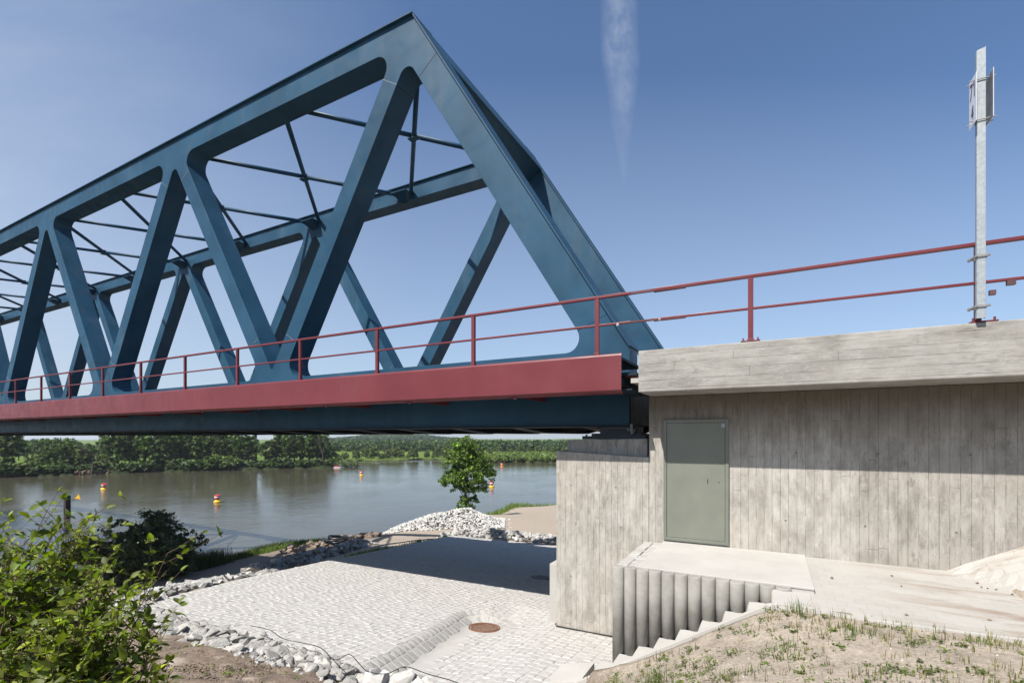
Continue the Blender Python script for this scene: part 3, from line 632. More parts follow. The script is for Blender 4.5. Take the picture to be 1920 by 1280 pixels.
for side, y0 in (('near', D0), ('far', D0+FAR)):
    y1 = y0+BW
    b = MB(); b.prism(mir(rnd(top)), y0, y1); tcd = b.build('top_chord', STEEL, BR, bevel=.008)
    b = MB(); b.box(-(SEND-6.5), -7.97, y0-.085, y1+.085, ZT+.001, ZT+.032); b.build('flange_plate', STEEL, tcd)
    b = MB(); b.prism(mir(rnd(bot)), y0, y1); bcd = b.build('bottom_chord', STEEL, BR, bevel=.008)
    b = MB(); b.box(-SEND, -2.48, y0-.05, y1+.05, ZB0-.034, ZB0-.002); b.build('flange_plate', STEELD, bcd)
    post = [(PO(9.45)+.002, 9.447), (PO(2.5)+.0, 2.503), (PI_(2.22), 2.223), (PI_(9.03), 9.027)]
    b = MB(); b.prism(mir(post), y0, y1); ep = b.build('end_post', STEEL, BR, bevel=.008)
    # outer flange of the end post, set proud on both sides
    b = MB(); e0 = Vector((-PO(10.68), 0, 10.68)); e1 = Vector((-PO(1.8), 0, 1.8)); d = (e1-e0).normalized(); nrm = Vector((-d.z, 0, d.x)); nrm = nrm if nrm.x > 0 else -nrm
    for a, c in (((e0+nrm*.002), (e1+nrm*.002)),):
        vs = []
        for e in (a, c):
            for yy, h in ((y0-.06, 0), (y1+.06, 0), (y1+.06, .03), (y0-.06, .03)): vs.append(Vector((e.x, yy, e.z))+nrm*h)
        b.add(vs, [(0, 1, 2, 3), (7, 6, 5, 4), (0, 4, 5, 1), (1, 5, 6, 2), (2, 6, 7, 3), (3, 7, 4, 0)])
    b.build('flange_plate', STEEL, ep)
    for k in range(NP-1):
        for f, T_k in ((Ac, TT[k]), (Bc, TT[k+1])):
            sg_ = 1 if f is Ac else -1
            c0 = (f(T_k, SM), SM); c1 = (f(T_k, SB), SB)
            pts = [(c0[0]+NX, c0[1]+NZ*sg_-.003), (c0[0]-NX, c0[1]-NZ*sg_-.003), (c1[0]-NX, c1[1]-NZ*sg_+.003), (c1[0]+NX, c1[1]+NZ*sg_+.003)]
            b = MB(); b.prism(mir(pts), y0, y1); dg = b.build('diagonal', STEEL, BR, bevel=.008)
            for c in (c0, c1):
                b = MB(); b.obox((-fs(c[0]-NX, side == 'far'), y0-.001, c[1]-NZ*sg_), (-fs(c[0]+NX, side == 'far'), y0-.001, c[1]+NZ*sg_), .007, .016, (0, 0, 1)); b.build('weld', WELD, dg)
    b = MB(); b.obox((-PO(9.45), y0-.001, 9.45), (-PI_(9.03), y0-.001, 9.03), .006, .012); b.build('weld', STEELD, ep)
# portal beam between the end posts: a box in the plane of the posts
b = MB(); L0, L1 = 10.62, 9.72; inn = Vector((-.85, 0, -.527))
def pe(z): return Vector((-PO(z), 0, z))
vs = []
for yy in (D0+BW+.0, D0+FAR):
    for q in (pe(L0), pe(L1), pe(L1)+inn*.62, pe(L0)+inn*.62): vs.append((q.x, yy, q.z))
b.add(vs, [(0, 1, 2, 3), (7, 6, 5, 4), (0, 4, 5, 1), (1, 5, 6, 2), (2, 6, 7, 3), (3, 7, 4, 0)]); pb = b.build('portal_beam', STEEL, BR, bevel=.006)
b = MB(); vs = []
for yy in (D0+BW+.062, D0+FAR-.062):
    for q in (pe(L0+.05)-inn*.03, pe(L1-.05)-inn*.03, pe(L1-.05)-inn*.002, pe(L0+.05)-inn*.002): vs.append((q.x, yy, q.z))
b.add(vs, [(0, 1, 2, 3), (7, 6, 5, 4), (0, 4, 5, 1), (1, 5, 6, 2), (2, 6, 7, 3), (3, 7, 4, 0)]); b.build('flange_plate', STEEL, pb)
# upper bracing: tubes crossing in every half panel
ZBR = 10.36; ya, yb = D0+BW, D0+FAR
nodes = [8.35]+[v for k in range(NP-1) for v in (TT[k]+PAN/2, TT[k+1])]
for i in range(len(nodes)-1):
    s0, s1 = nodes[i]+.28*(i > 0), nodes[i+1]-.28; ym = (ya+yb)/2; g1, g0 = fs(s1, True), fs(s0, True); u_ = (s1-s0)/((s1-s0)+(g1-g0)); xm = -(s0+(g1-s0)*u_); ym = ya+(yb-ya)*u_
    b = MB(); b.tube([(-s0, ya, ZBR), (-fs(s1, True), yb, ZBR)], .082, 12); b.build('brace_tube', STEEL, BR, smooth=True)
    P0, P1, P2 = Vector((-s1, ya, ZBR)), Vector((xm, ym, ZBR)), Vector((-g0, yb, ZBR)); b = MB(); b.tube([P0, P1+(P0-P1).normalized()*.09], .075, 12); b.tube([P1+(P2-P1).normalized()*.09, P2], .082, 12); b.build('brace_tube', STEEL, BR, smooth=True)
    b = MB(); b.obox((xm-.2, ym, ZBR-.1), (xm+.2, ym, ZBR-.1), .22, .02); b.lathe((xm, ym, ZBR-.1), [(.1, 0), (.1, .2)], 12); b.build('brace_joint', STEEL, BR)
for i, s_b in enumerate(nodes[1:-1]):
    for y, sg_ in ((ya, 1), (yb, -1)):
        s = fs(s_b, sg_ < 0); nb_ = sg_ > 0; dy_ = .12 if nb_ else .46; wx = .09 if nb_ else .36; b = MB(); b.box(-s-wx-.05, -s+wx+.05, min(y, y+sg_*(dy_+.04)), max(y, y+sg_*(dy_+.04)), ZBR-.13, ZBR-.105)
        b.add([(-s-wx, y, ZBR-.131), (-s+wx, y, ZBR-.131), (-s+wx, y+sg_*dy_, ZBR-.131), (-s-wx, y+sg_*dy_, ZBR-.131), (-s-wx*.4, y, ZBR-(.25 if nb_ else .40)), (-s+wx*.4, y, ZBR-(.25 if nb_ else .40))],
              [(0, 1, 2, 3), (3, 2, 5, 4), (0, 3, 4), (1, 5, 2), (0, 4, 5, 1)]); b.build('bracket', STEEL, BR)
# deck, cross girders, walkway, red edge girder
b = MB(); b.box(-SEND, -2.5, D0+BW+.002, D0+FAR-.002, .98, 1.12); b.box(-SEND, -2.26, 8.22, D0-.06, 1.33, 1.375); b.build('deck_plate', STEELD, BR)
s = 3.55
while s < SEND:
    pts = [(D0+BW, .21), (11.7, .10), (14.9, .10), (D0+FAR, .21)]
    b = MB()
    for (y0, z0), (y1, z1) in zip(pts[:-1], pts[1:]):
        b.add([(-s-.16, y0, z0), (-s+.16, y0, z0), (-s+.16, y1, z1), (-s-.16, y1, z1), (-s-.16, y0, z0+.03), (-s+.16, y0, z0+.03), (-s+.16, y1, z1+.03), (-s-.16, y1, z1+.03)], [(3, 2, 1, 0), (4, 5, 6, 7), (0, 1, 5, 4), (2, 3, 7, 6), (1, 2, 6, 5), (3, 0, 4, 7)])
        b.add([(-s-.01, y0, z0+.03), (-s+.01, y0, z0+.03), (-s+.01, y1, z1+.03), (-s-.01, y1, z1+.03), (-s-.01, y0, .98), (-s+.01, y0, .98), (-s+.01, y1, .98), (-s-.01, y1, .98)], [(0, 1, 5, 4), (2, 3, 7, 6), (1, 2, 6, 5), (3, 0, 4, 7)])
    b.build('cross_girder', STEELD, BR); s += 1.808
FS0 = 2.243
def fprof(y, z0, z1):
    return [(y+.13, z1-.012), (y+.13, z1), (y+.035, z1), (y+.010, z1-.012), (y, z1-.04), (y, z0+.06), (y+.012, z0+.045), (y+.03, z0+.02), (y+.14, z0), (y+.14, z0+.012), (y+.045, z0+.03), (y+.014, z0+.07), (y+.014, z1-.05), (y+.04, z1-.012)]
jn = [FS0, 8.95, 15.9, 25.2, 36, 47, 58, 69, 80, SEND]
for a, c in zip(jn[:-1], jn[1:]):
    pr = fprof(8.09, .742, 1.428); n = len(pr); b = MB(); x0, x1 = -a-(.0 if a == FS0 else .0012), -c+.0012
    b.add([(x0, y, z) for y, z in pr]+[(x1, y, z) for y, z in pr], [(i, (i+1) % n, n+(i+1) % n, n+i) for i in range(n)]+[tuple(range(n)), tuple(range(2*n-1, n-1, -1))])
    b.build('edge_girder', RED, BR)
s = 3.05+1.28
while s < 60:
    b = MB(); b.prism([(-s-.10, .752), (-s+.06, .752), (-s+.045, .725), (-s+.02, .72)], 8.14, 8.18); b.prism([(-s-.008, .76), (-s+.008, .76), (-s+.008, 1.32), (-s-.008, 1.32)], 8.24, D0-.002); b.build('bracket', RED, BR); s += 2.57
# railings
RY = 8.17
def railing(parent, x0, x1, posts, base, zt, zm, plate):
    b = MB()
    def rail(xa, xb, z, w, h): b.box(xa, xb, RY-w/2, RY+w/2, z-h, z)
    rail(x0, x1, zt, .07, .045); rail(x0, x1, zm, .045, .035)
    r = b.build('railing', RED, parent, bevel=.006)
    for s in posts:
        b = MB(); b.box(-s-.036, -s+.036, RY-.03, RY+.03, base+.0, zt-.046); b.box(-s-.045, -s+.045, RY-.045, RY+.045, base, base+.05)
        if plate:
            b.box(-s-.13, -s+.13, RY-.075, RY+.10, base, base+.018)
            for dx in (-.1, .1): b.tube([(-s+dx, RY-.045, base+.018), (-s+dx, RY-.045, base+.06)], .011, 8); b.tube([(-s+dx, RY-.045, base+.018), (-s+dx, RY-.045, base+.032)], .02, 6)
        b.build('railing_post', RED, r, bevel=.003)
    return r
RT, RM = 2.455, 1.962
ps = [2.69+2.57*k for k in range(40)]
railing(BR, -100, -2.10, ps, 1.415, RT, RM, False)
r2 = railing(AB, -1.72, 3.30, [.28], 1.436, RT, RM, True)
for xa, zz in ((-2.14, RT), (-2.14, RM)):
    b = MB(); hh = .05 if zz == RT else .038; b.box(-2.14, -1.66, RY-.025, RY+.025, zz-hh+.006, zz-.006); b.box(-1.72, -1.22, RY-.045, RY+.045, zz-hh-.006, zz-hh+.0); b.build('sliding_joint', plainm('dark_red_steel', (.09, .02, .022), .5), r2)
for x, z in ((-2.32, RM-.06), (-1.62, RM-.06)):
    b = MB(); b.box(x-.02, x+.02, RY-.035, RY-.02, z, z+.045); b.build('clip', GALV, r2)
railing(AB, 3.33, 14, [-5.0, -7.6], 1.436, RT, RM, True)
PXM = onY(1833, 500, 8.17).x; b = MB(); b.box(PXM-.03, PXM+.03, RY-.03, RY+.03, 1.43, RT-.046); b.box(2.34-.13, 2.34+.13, RY-.075, RY+.10, 1.436, 1.452)
for dx in (-.1, .1): b.tube([(2.34+dx, RY-.045, 1.45), (2.34+dx, RY-.045, 1.495)], .013, 8)
b.build('railing_post', RED, r2)
b = MB(); b.box(2.56, 2.64, RY-.03, RY+.02, RM-.09, RM-.03); b.box(2.40, 2.46, RY-.03, RY+.02, RM-.19, RM-.13); b.build('clip', plainm('dark_red_clip', (.07, .03, .03), .6), r2)
# expansion joint between deck and abutment, bearing
b = MB(); b.box(-2.50, -2.02, 8.30, 9.55, 1.06, 1.10); b.box(-2.36, -2.24, 8.25, 9.5, .86, 1.0); b.box(-2.50, -2.10, 8.25, 9.55, .80, .83); b.build('expansion_joint', STEELD, BR)
b = MB()
for k in range(9): b.box(-2.235+k*.024, -2.222+k*.024, 8.32, 8.55, 1.03, 1.055)
b.build('joint_comb', RED, BR)
b = MB(); b.box(-2.14, -1.957, 8.32, 9.2, .93, 1.01); b.build('sill', SLAB, AB)
for dy in (0, FAR):
    b = MB(); b.box(-3.12, -2.36, 9.66+dy, 10.2+dy, .06, .208); b.box(-3.25, -2.25, 9.50+dy, 10.35+dy, .02, .075); b.box(-3.40, -2.13, 9.36+dy, 10.45+dy, -.045, .02); b.box(-3.0, -2.45, 9.60+dy, 10.26+dy, .15, .21)
    for x in (-3.33, -2.2): 
        for y in (9.42, 10.38): b.tube([(x, y+dy, .02), (x, y+dy, .05)], .022, 6)
    b.build('bearing', RUBBER, BR)
b = MB(); b.box(-2.52, -2.48, D0+.05, D0+FAR+BW, .25, 1.1); b.build('end_plate', STEELD, BR)
b = MB(); b.tube([(-2.43, 9.5, .25), (-2.40, 9.45, .05)], .03, 8); b.tube([(-2.52, 9.55, .15), (-2.35, 9.5, .12)], .03, 8); b.build('cable', GALVD, BR)

# ------------------------------------------------------------------ mast with distance boards
MX = 2.285; MY = 8.02
g = thing('signpost', (MX, MY, 1.44), 'galvanised steel post carrying two white distance boards, clamped to the red railing', 'signpost')
b = MB(); b.box(MX-.036, MX+.036, MY-.004, MY+.004, 1.47, 4.80); b.box(MX-.043, MX-.036, MY-.004, MY+.05, 1.47, 4.795); b.box(MX+.036, MX+.043, MY-.004, MY+.05, 1.47, 4.805)
b.v = [(x, y, z+(.012*(x-MX)/.05 if z > 4 else 0)) for x, y, z in b.v]; b.build('pole', GALV, g, bevel=.002)
for z in (1.62, 2.24):
    b = MB(); b.box(MX-.055, MX+.085, MY-.02, MY-.005, z-.013, z+.016); b.obox((MX-.05, MY-.012, z), (MX-.09, MY+.12, z-.02), .022, .022)
    b.tube([(MX+.07, MY-.03, z), (MX+.07, MY+.15, z)], .008, 8); b.tube([(MX-.045, MY-.03, z), (MX-.045, MY+.15, z)], .008, 8); b.box(MX-.09, MX+.08, MY+.12, MY+.135, z-.015, z+.015); b.build('clamp', GALVD, g)
def digits(mb, txt, y, z, h, x, mirror):
    seg = {'7': [((0, 1), (1, 1)), ((1, 1), (.35, 0))], '1': [((.25, .75), (.6, 1)), ((.6, 1), (.6, 0))], '4': [((.7, 0), (.7, 1)), ((.7, 1), (0, .35)), ((0, .35), (1, .35))]}
    w = h*.42; gap = h*.12; tot = len(txt)*w+(len(txt)-1)*gap
    for i, ch in enumerate(txt):
        y0 = i*(w+gap)-tot/2
        for (a, b_), (c, d) in seg[ch]:
            p0 = Vector((x, (y0+a*w)*mirror+y, z+b_*h)); p1 = Vector((x, (y0+c*w)*mirror+y, z+d*h)); mb.obox(p0, p1, h*.10, .003, (1, 0, 0))
BZ0, BZ1, BY0, BY1 = 3.88, 4.47, 7.905, 8.15
for x, sgn in ((MX-.075, -1), (MX+.08, 1)):
    b = MB(); b.box(x-.002, x+.002, BY0, BY1, BZ0, BZ1); pl = b.build('sign_board', PLATE, g); pl['label'] = 'white board reading 71 over 4'
    b = MB(); digits(b, '71', (BY0+BY1)/2, 4.21, .19, x+sgn*.0035, sgn); digits(b, '4', (BY0+BY1)/2, 3.95, .17, x+sgn*.0035, sgn); b.build('lettering', INK, pl)
    b = MB(); b.box(x-sgn*.004-.001, x-sgn*.004+.001, BY0+.008, BY1-.008, BZ0+.01, BZ1-.01); b.build('board_back', GREYB, pl)
for z in (3.92, 4.42):
    b = MB()
    for y in (MY-.018, MY+.075): b.tube([(MX-.12, y, z), (MX+.135, y, z)], .006, 8)
    for x in (MX-.066, MX+.09): b.box(x-.010, x+.010, MY-.03, MY+.1, z-.015, z+.015)
    b.build('clamp', GALVD, g)
exec_marker = True
# ------------------------------------------------------------------ rocks
def rock_mesh(name, seed, flat=1.0):
    rnd_ = random.Random(seed); bm = bmesh.new()
    pts = [Vector((rnd_.gauss(0, 1), rnd_.gauss(0, 1), rnd_.gauss(0, 1))).normalized() for _ in range(15)]
    for p in pts: bm.verts.new((p.x*.5*rnd_.uniform(.85, 1.1), p.y*.36*rnd_.uniform(.8, 1.15), p.z*.26*flat*rnd_.uniform(.8, 1.2)))
    r = bmesh.ops.convex_hull(bm, input=bm.verts); bmesh.ops.delete(bm, geom=[v for v in bm.verts if not v.link_faces], context='VERTS')
    bmesh.ops.bevel(bm, geom=bm.edges[:], offset=.022, segments=1, affect='EDGES'); bmesh.ops.recalc_face_normals(bm, faces=bm.faces)
    me = bpy.data.meshes.new(name); bm.to_mesh(me); bm.free(); return me
def stone_mat(name, a, b):
    m = MT(name, .9, 0, .25); oi = m.n('ShaderNodeObjectInfo'); n1 = m.noise(3.5, 7, .7)
    c = m.mix(oi.outputs['Random'], a, b); c = m.mix(m.map(n1, .35, .7, 0, .6), c, tuple(x*.5 for x in a)); m.color(c); m.bump(m.noise(9, 7, .7), .9, .03); return m.m
STG = stone_mat('granite_rubble', (.30, .29, .268), (.46, .445, .41)); STB = stone_mat('sandstone_rubble', (.17, .13, .10), (.30, .235, .185))
RM_ = [rock_mesh('rubble_stone', 100+i, random.uniform(.8, 1.25)) for i in range(10)]
RMG = []; RMB = []
for me in RM_:
    a = me.copy(); a.materials.append(STG); RMG.append(a); c = me.copy(); c.materials.append(STB); RMB.append(c)
def put_rock(me, x, y, z, sc, name, label, cat, group):
    o = bpy.data.objects.new(name, me); COL.objects.link(o); o.location = (x, y, z)
    o.rotation_euler = (random.gauss(0, .35), random.gauss(0, .35), random.uniform(0, 6.3)); o.scale = (sc, sc*random.uniform(.8, 1.15), sc*random.uniform(.6, 1.0)); return tag(o, label, cat, group)
class Rocks:
    """many stones in one mesh"""
    def __init__(s): s.V = []; s.Q = []; s.T = []; s.n = 0
    src = None
    def add(s, x, y, z, sc, tone):
        if Rocks.src is None:
            Rocks.src = []
            for i in range(8):
                r_ = random.Random(i); bm = bmesh.new()
                for _ in range(11): p = Vector((r_.gauss(0, 1), r_.gauss(0, 1), r_.gauss(0, 1))).normalized(); bm.verts.new((p.x*.5, p.y*.38, p.z*.3))
                bmesh.ops.convex_hull(bm, input=bm.verts); bmesh.ops.delete(bm, geom=[v for v in bm.verts if not v.link_faces], context='VERTS'); bmesh.ops.triangulate(bm, faces=bm.faces); bm.verts.index_update()
                Rocks.src.append((np.array([v.co[:] for v in bm.verts]), np.array([[v.index for v in f.verts] for f in bm.faces]))); bm.free()
        v, q = random.choice(Rocks.src)
        M = np.array(Matrix.Rotation(random.uniform(0, 6.3), 3, 'Z')@Matrix.Rotation(random.gauss(0, .5), 3, 'X')@Matrix.Rotation(random.gauss(0, .4), 3, 'Y'))
        s.V.append((v*sc)@M.T+np.array([x, y, z])); s.Q.append(q+s.n); s.n += len(v); s.T.append(np.repeat([tone], len(q), 0))
    def build(s, name, mat, origin=(0, 0, 0)): return npmesh(name, np.concatenate(s.V), np.concatenate(s.Q), mat, origin=origin, tone=np.concatenate(s.T))
def gtone(a=.36, b=.6):
    k = random.uniform(a, b)*.68; return (k, k*.975, k*.92)
lb = 'pale grey angular stone in the rubble border along the near edge of the paved apron'
cnt = 0
for i in range(250):
    s = 3.9+(11.9-3.9)*((i+random.random())/250); n = random.triangular(4.2, 5.12, 4.8) if s < 11.2 else random.uniform(4.7, 6.2)
    if s > 11.2: s += random.uniform(0, .6)
    sc = random.triangular(.22, .55, .32); z = G1(s, n)
    put_rock(random.choice(RMG), -s, n, z+sc*.06, sc, 'rubble_stone', lb, 'stone', 'grey rubble stones bordering the paved apron')
rk = Rocks()
for i in range(1500):
    s = random.uniform(3.6, 12); n = random.triangular(4.1, 5.15, 4.8); z = G1(s, n); sc = random.triangular(.06, .2, .1); rk.add(-s, n, z+.01, sc, gtone(.4, .62))
for i in range(380):                                     # lit stones along the left edge
    n = random.uniform(5.2, 9.6); e = float(edge_s(n)); s = e+random.triangular(.12, 1.5, .5); sc = random.triangular(.2, .5, .3); rk.add(-s, n, G1(s, n)+sc*.1, sc, gtone(.36, .6))
BM = [(19.1, 12.7), (19.9, 13.4), (22.6, 17.8), (23.6, 21.6), (24.2, 23.6)]
for i in range(900):                                     # berm of stones drifting away from the paving
    f = random.random()*(len(BM)-1); k = int(f); u = f-k; w = random.gauss(0, .5); s = BM[k][0]+(BM[k+1][0]-BM[k][0])*u+w*.8; n = BM[k][1]+(BM[k+1][1]-BM[k][1])*u-w*.6; sc = random.triangular(.25, .75, .42)
    rk.add(-s, n, G1(s, n)+sc*.1+.42*math.exp(-(w/.5)**2), sc, gtone(.34, .58) if random.random() < .75 else (.2, .16, .12))
for i in range(900):                                     # far edge of the apron
    s = random.uniform(2, 17.5); n = random.triangular(22.7, 25.2, 23.6); sc = random.triangular(.2, .5, .3); rk.add(-s, n, G1(s, n)+sc*.12+.38*math.exp(-((n-23.9)/.7)**2), sc, gtone(.4, .62))
for px, py, sc in ((700, 1262, .34), (722, 1268, .42), (745, 1258, .36), (752, 1274, .5), (772, 1264, .3), (705, 1278, .45), (730, 1284, .5), (778, 1280, .42), (690, 1272, .36), (795, 1276, .24), (812, 1284, .3)):
    p = onZ(px, py, -3.02); rk.add(p.x, p.y, -3.06, sc, gtone(.5, .66))
tag(rk.build('rubble', ROCK), 'small broken granite rubble packed round the paved apron', 'rubble', kind='stuff')
# the heap of clean white stones
HP = onZ(856, 985, -7.9); rk = Rocks(); hs, hn = -HP.x, HP.y
ax = Vector((rt.x, rt.y, 0)); ay = Vector((fw.x, fw.y, 0))
def heap_h(u, v):        # u across the view, v away
    h = 1.95*max(0, 1-math.hypot((u-.6)/3.7, v/2.9))+1.15*max(0, 1-math.hypot((u+3.3)/3.4, v/2.3)); return min(h*.86, 1.38)+.06*math.sin(u*2.1)
for i in range(3600):
    u = random.uniform(-7, 4.8); v = random.uniform(-3.1, 2.7); h = heap_h(u, v)
    if h < .02 and random.random() < .93: continue
    p = Vector((HP.x, HP.y, 0))+ax*u+ay*v; z = G1(-p.x, p.y); sc = random.triangular(.18, .42, .26); rk.add(p.x, p.y, z+h+.03, sc, gtone(.56, .80))
tag(rk.build('stone_heap', ROCK, (HP.x, HP.y, -6.9)), 'heap of clean pale broken stones dumped beyond the paved apron', 'stone heap', kind='stuff')
# brown blocks by the shore
lb = 'brown sandstone block in the loose row of blocks beside the dirt track'
for i in range(110):
    f = i/110
    if f < .6: px = 527+random.uniform(0, 120); py = 1034-(px-527)*.17+random.uniform(-16, 3); z = -8.95+(px-527)*.008
    else: px = 640+random.uniform(0, 72); py = 1009-(px-640)*.08+random.uniform(-9, 2); z = -7.95+(px-640)*.006
    p = onZ(px, py, z); sc = random.triangular(.45, .95, .6); zz = G1(-p.x, p.y)
    put_rock(random.choice(RMB), p.x, p.y, zz+sc*.12+.25*random.random(), sc, 'sandstone_block', lb, 'stone', 'brown sandstone blocks beside the dirt track')
# coil of black pipe
c = onZ(633, 1014, -7.35); c.z = G1(-c.x, c.y)+.55
g = thing('pipe_coil', c, 'coil of ribbed black drainage pipe lying on the blocks by the shore', 'pipe coil')
for k in range(5):
    r = .88-.07*k+random.uniform(-.03, .03); zc = (-.1+.09*k, .12, .02, .2, -.02)[k]; tx, ty = random.gauss(0, .06), random.gauss(.0, .06); cx, cy = random.gauss(0, .07), random.gauss(0, .07)
    pts = [c+Vector((cx+r*math.cos(a), cy+r*math.sin(a), zc+tx*math.cos(a)+ty*math.sin(a)+.03*math.sin(3*a+k))) for a in [2*math.pi*j/40 for j in range(41)]]
    b = MB(); b.tube(pts, .068, 8, False); b.build('pipe_loop', PLAST, g, smooth=True)
# thin black hose over the near rubble
pts = []
for px, py, z in ((470, 1172, -3.12), (505, 1180, -3.1), (530, 1196, -3.08), (560, 1203, -3.1), (600, 1213, -3.1), (628, 1236, -3.02), (655, 1226, -3.08), (676, 1246, -3.03), (690, 1258, -3.02), (725, 1262, -3.0), (760, 1249, -3.02), (800, 1262, -3.0), (850, 1276, -2.98), (880, 1290, -2.95)): pts.append(onZ(px, py, z+.05))
def cat(P_, k=6):
    o_ = []
    for i in range(len(P_)-1):
        a, b_, c, d = P_[max(i-1, 0)], P_[i], P_[i+1], P_[min(i+2, len(P_)-1)]
        for j in range(k): t_ = j/k; o_.append(.5*((2*b_)+(c-a)*t_+(2*a-5*b_+4*c-d)*t_*t_+(3*b_-a-3*c+d)*t_**3))
    return o_+[P_[-1]]
pts = cat(pts); b = MB(); b.tube(pts, .006, 6); o = b.build('hose', PLAST, origin=pts[0], smooth=True); tag(o, 'thin black hose trailing over the near rubble border', 'hose')

# ------------------------------------------------------------------ leaves, trees, shrubs
def leaf_cloud(C, N_, size, tone, sd=.35, elong=1.7, up=.35):
    """C (n,3) centres, N_ (n,3) outward directions -> bent leaf pairs"""
    n = len(C); r = rng.normal(0, 1, (n, 3)); nr = N_+r*.75+np.array([0, 0, up]); nr /= np.linalg.norm(nr, axis=1)[:, None]
    a = np.cross(nr, rng.normal(0, 1, (n, 3))); a /= np.linalg.norm(a, axis=1)[:, None]; b_ = np.cross(nr, a)
    sz = size*np.exp(rng.normal(0, sd, n))[:, None]; L_ = a*sz*elong/2; W = b_*sz/2
    V = np.stack([C-L_, C+W+nr*sz*.12, C+L_, C-W+nr*sz*.12], 1).reshape(-1, 3); Q = np.arange(4*n).reshape(n, 4); return V, Q, tone
def greens(n, base, var=.3, yel=.25):
    k = np.exp(rng.normal(0, var, n))[:, None]; y = rng.random((n, 1))*yel; return np.clip(np.array(base)[None]*k*(1+y*np.array([1.2, .6, -.2])), 0, 1)
def tree_proto(name, label, cat, H, lobes, trunk, nleaf, lsize, base, hide_low=0.1, twigs=True, sparse=None):
    """lobes: (x,y,z,rx,ry,rz) in metres; built standing at the world origin"""
    g = thing(name, (0, 0, 0), label, cat); b = MB(); zt = max(l[2] for l in lobes)
    b.tube([(0, 0, -.3), (.03*H*.1, 0, zt*.35), (-.02*H*.2, .02, zt*.7), (0, 0, zt*1.02)], [trunk, trunk*.75, trunk*.45, trunk*.12], 8)
    for l in lobes:
        st_ = Vector((0, 0, max(.12*H, l[2]*.45))); en = Vector(l[:3]); md = (st_+en)/2+Vector((0, 0, .06*H)); b.tube([st_, md, en], [trunk*.35, trunk*.2, trunk*.07], 5)
        for _ in range(3 if twigs else 0):
            q = en+Vector((random.uniform(-1, 1)*l[3], random.uniform(-1, 1)*l[4], random.uniform(-.6, 1)*l[5]))*.8; b.tube([md, (md+q)/2+Vector((0, 0, .03*H)), q], [trunk*.12, trunk*.07, trunk*.03], 4, False)
    b.build('trunk', BARK, g)
    vol = np.array([l[3]*l[4]*l[5] for l in lobes])**.8; vol /= vol.sum(); C = []; N2 = []; TN = []
    for l, v in zip(lobes, vol):
        k = int(nleaf*v); ncl = max(5, k//(34 if lsize > .15 else 22))
        # small clumps spread in the outer shell of the lobe
        d = rng.normal(0, 1, (ncl, 3)); d /= np.linalg.norm(d, axis=1)[:, None]; rad = rng.uniform(.55, 1.08, ncl)[:, None]
        cc = d*rad; cw = np.exp(rng.normal(0, .3, ncl)); j = rng.integers(0, ncl, k); p = cc[j]+rng.normal(0, .115, (k, 3))
        tt = greens(k, base)*cw[j][:, None]
        C.append(p*np.array(l[3:6])+np.array(l[:3])); N2.append(d[j]); TN.append(tt)
    C = np.concatenate(C); N2 = np.concatenate(N2); TN = np.concatenate(TN); ok = C[:, 2] > hide_low*H; V, Q, _ = leaf_cloud(C[ok], N2[ok], lsize, None)
    npmesh('crown', V, Q, LEAF, parent=g, tone=TN[ok]); return g
def rl(n, R_, H, z0, z1, rr, seed):
    r_ = random.Random(seed); L_ = []
    for i in range(n):
        f = (i+.5)/n; z = z0+(z1-z0)*f; a = i*2.4+r_.random(); pr = R_*math.sin(math.pi*min(1, .18+.72*f))**.7*r_.uniform(.45, .8)
        L_.append((pr*math.cos(a), pr*math.sin(a), z, rr*r_.uniform(.75, 1.2), rr*r_.uniform(.75, 1.2), rr*r_.uniform(.65, 1.0)))
    return L_
GRN = (.042, .085, .018)
protos = {
 'broad': tree_proto('bank_tree', 'x', 'tree', 12, rl(16, 3.6, 12, 2.2, 10.5, 1.9, 1), .28, 5200, .34, (.054, .096, .023)),
 'tall': tree_proto('bank_tree', 'x', 'tree', 13, rl(16, 2.4, 13, 2.5, 12, 1.4, 2), .22, 4300, .32, (.048, .092, .022)),
 'open': tree_proto('bank_tree', 'x', 'tree', 13, [(-2.0, 0, 10.4, 1.3, 1.3, 1.6), (1.6, .5, 11, 1.4, 1.3, 1.5), (0, -.5, 12.3, 1.2, 1.2, 1.0), (.8, .8, 8.6, .8, .8, .7), (-.9, .4, 8.9, .7, .7, .7)], .3, 1300, .32, (.045, .08, .022)),
 'willow': tree_proto('bank_willow', 'x', 'tree', 5, rl(14, 3.0, 5, .6, 3.6, 1.35, 3), .16, 4600, .24, (.085, .135, .035)),
 'shrub': tree_proto('bank_shrub', 'x', 'shrub', 2.6, rl(8, 1.5, 2.6, .3, 1.9, .85, 4), .07, 1700, .22, (.04, .075, .02)),
 'silver': tree_proto('meadow_willow', 'x', 'tree', 8, rl(15, 3.7, 8, .9, 6.3, 1.7, 5), .3, 3600, .42, (.088, .125, .05)),
}
used = set()
def plant(kind, px, t, top_y, label, group, wide=1.0, zb=None):
    """a tree on the far bank whose top reaches the height seen at top_y"""
    p = onT(px, HOR, t); base = -9.25 if zb is None else zb; H0 = {'broad': 12.2, 'tall': 13.2, 'open': 13.1, 'willow': 4.8, 'shrub': 2.7, 'silver': 7.9}[kind]
    sc = max(.15, ((HOR-top_y)/F*t-base)/H0); pr = protos[kind]; loc = (p.x, p.y, base); rz = random.uniform(0, 6.3)
    if kind not in used:
        used.add(kind); pr.location = loc; pr.rotation_euler = (0, 0, rz); pr.scale = (sc*wide, sc*wide, sc); pr['label'] = label; pr['group'] = group; return pr
    return dup(pr, loc, rz, (sc*wide, sc*wide, sc), label, group)
random.seed(11)
def sh(p): return float(shore(p))
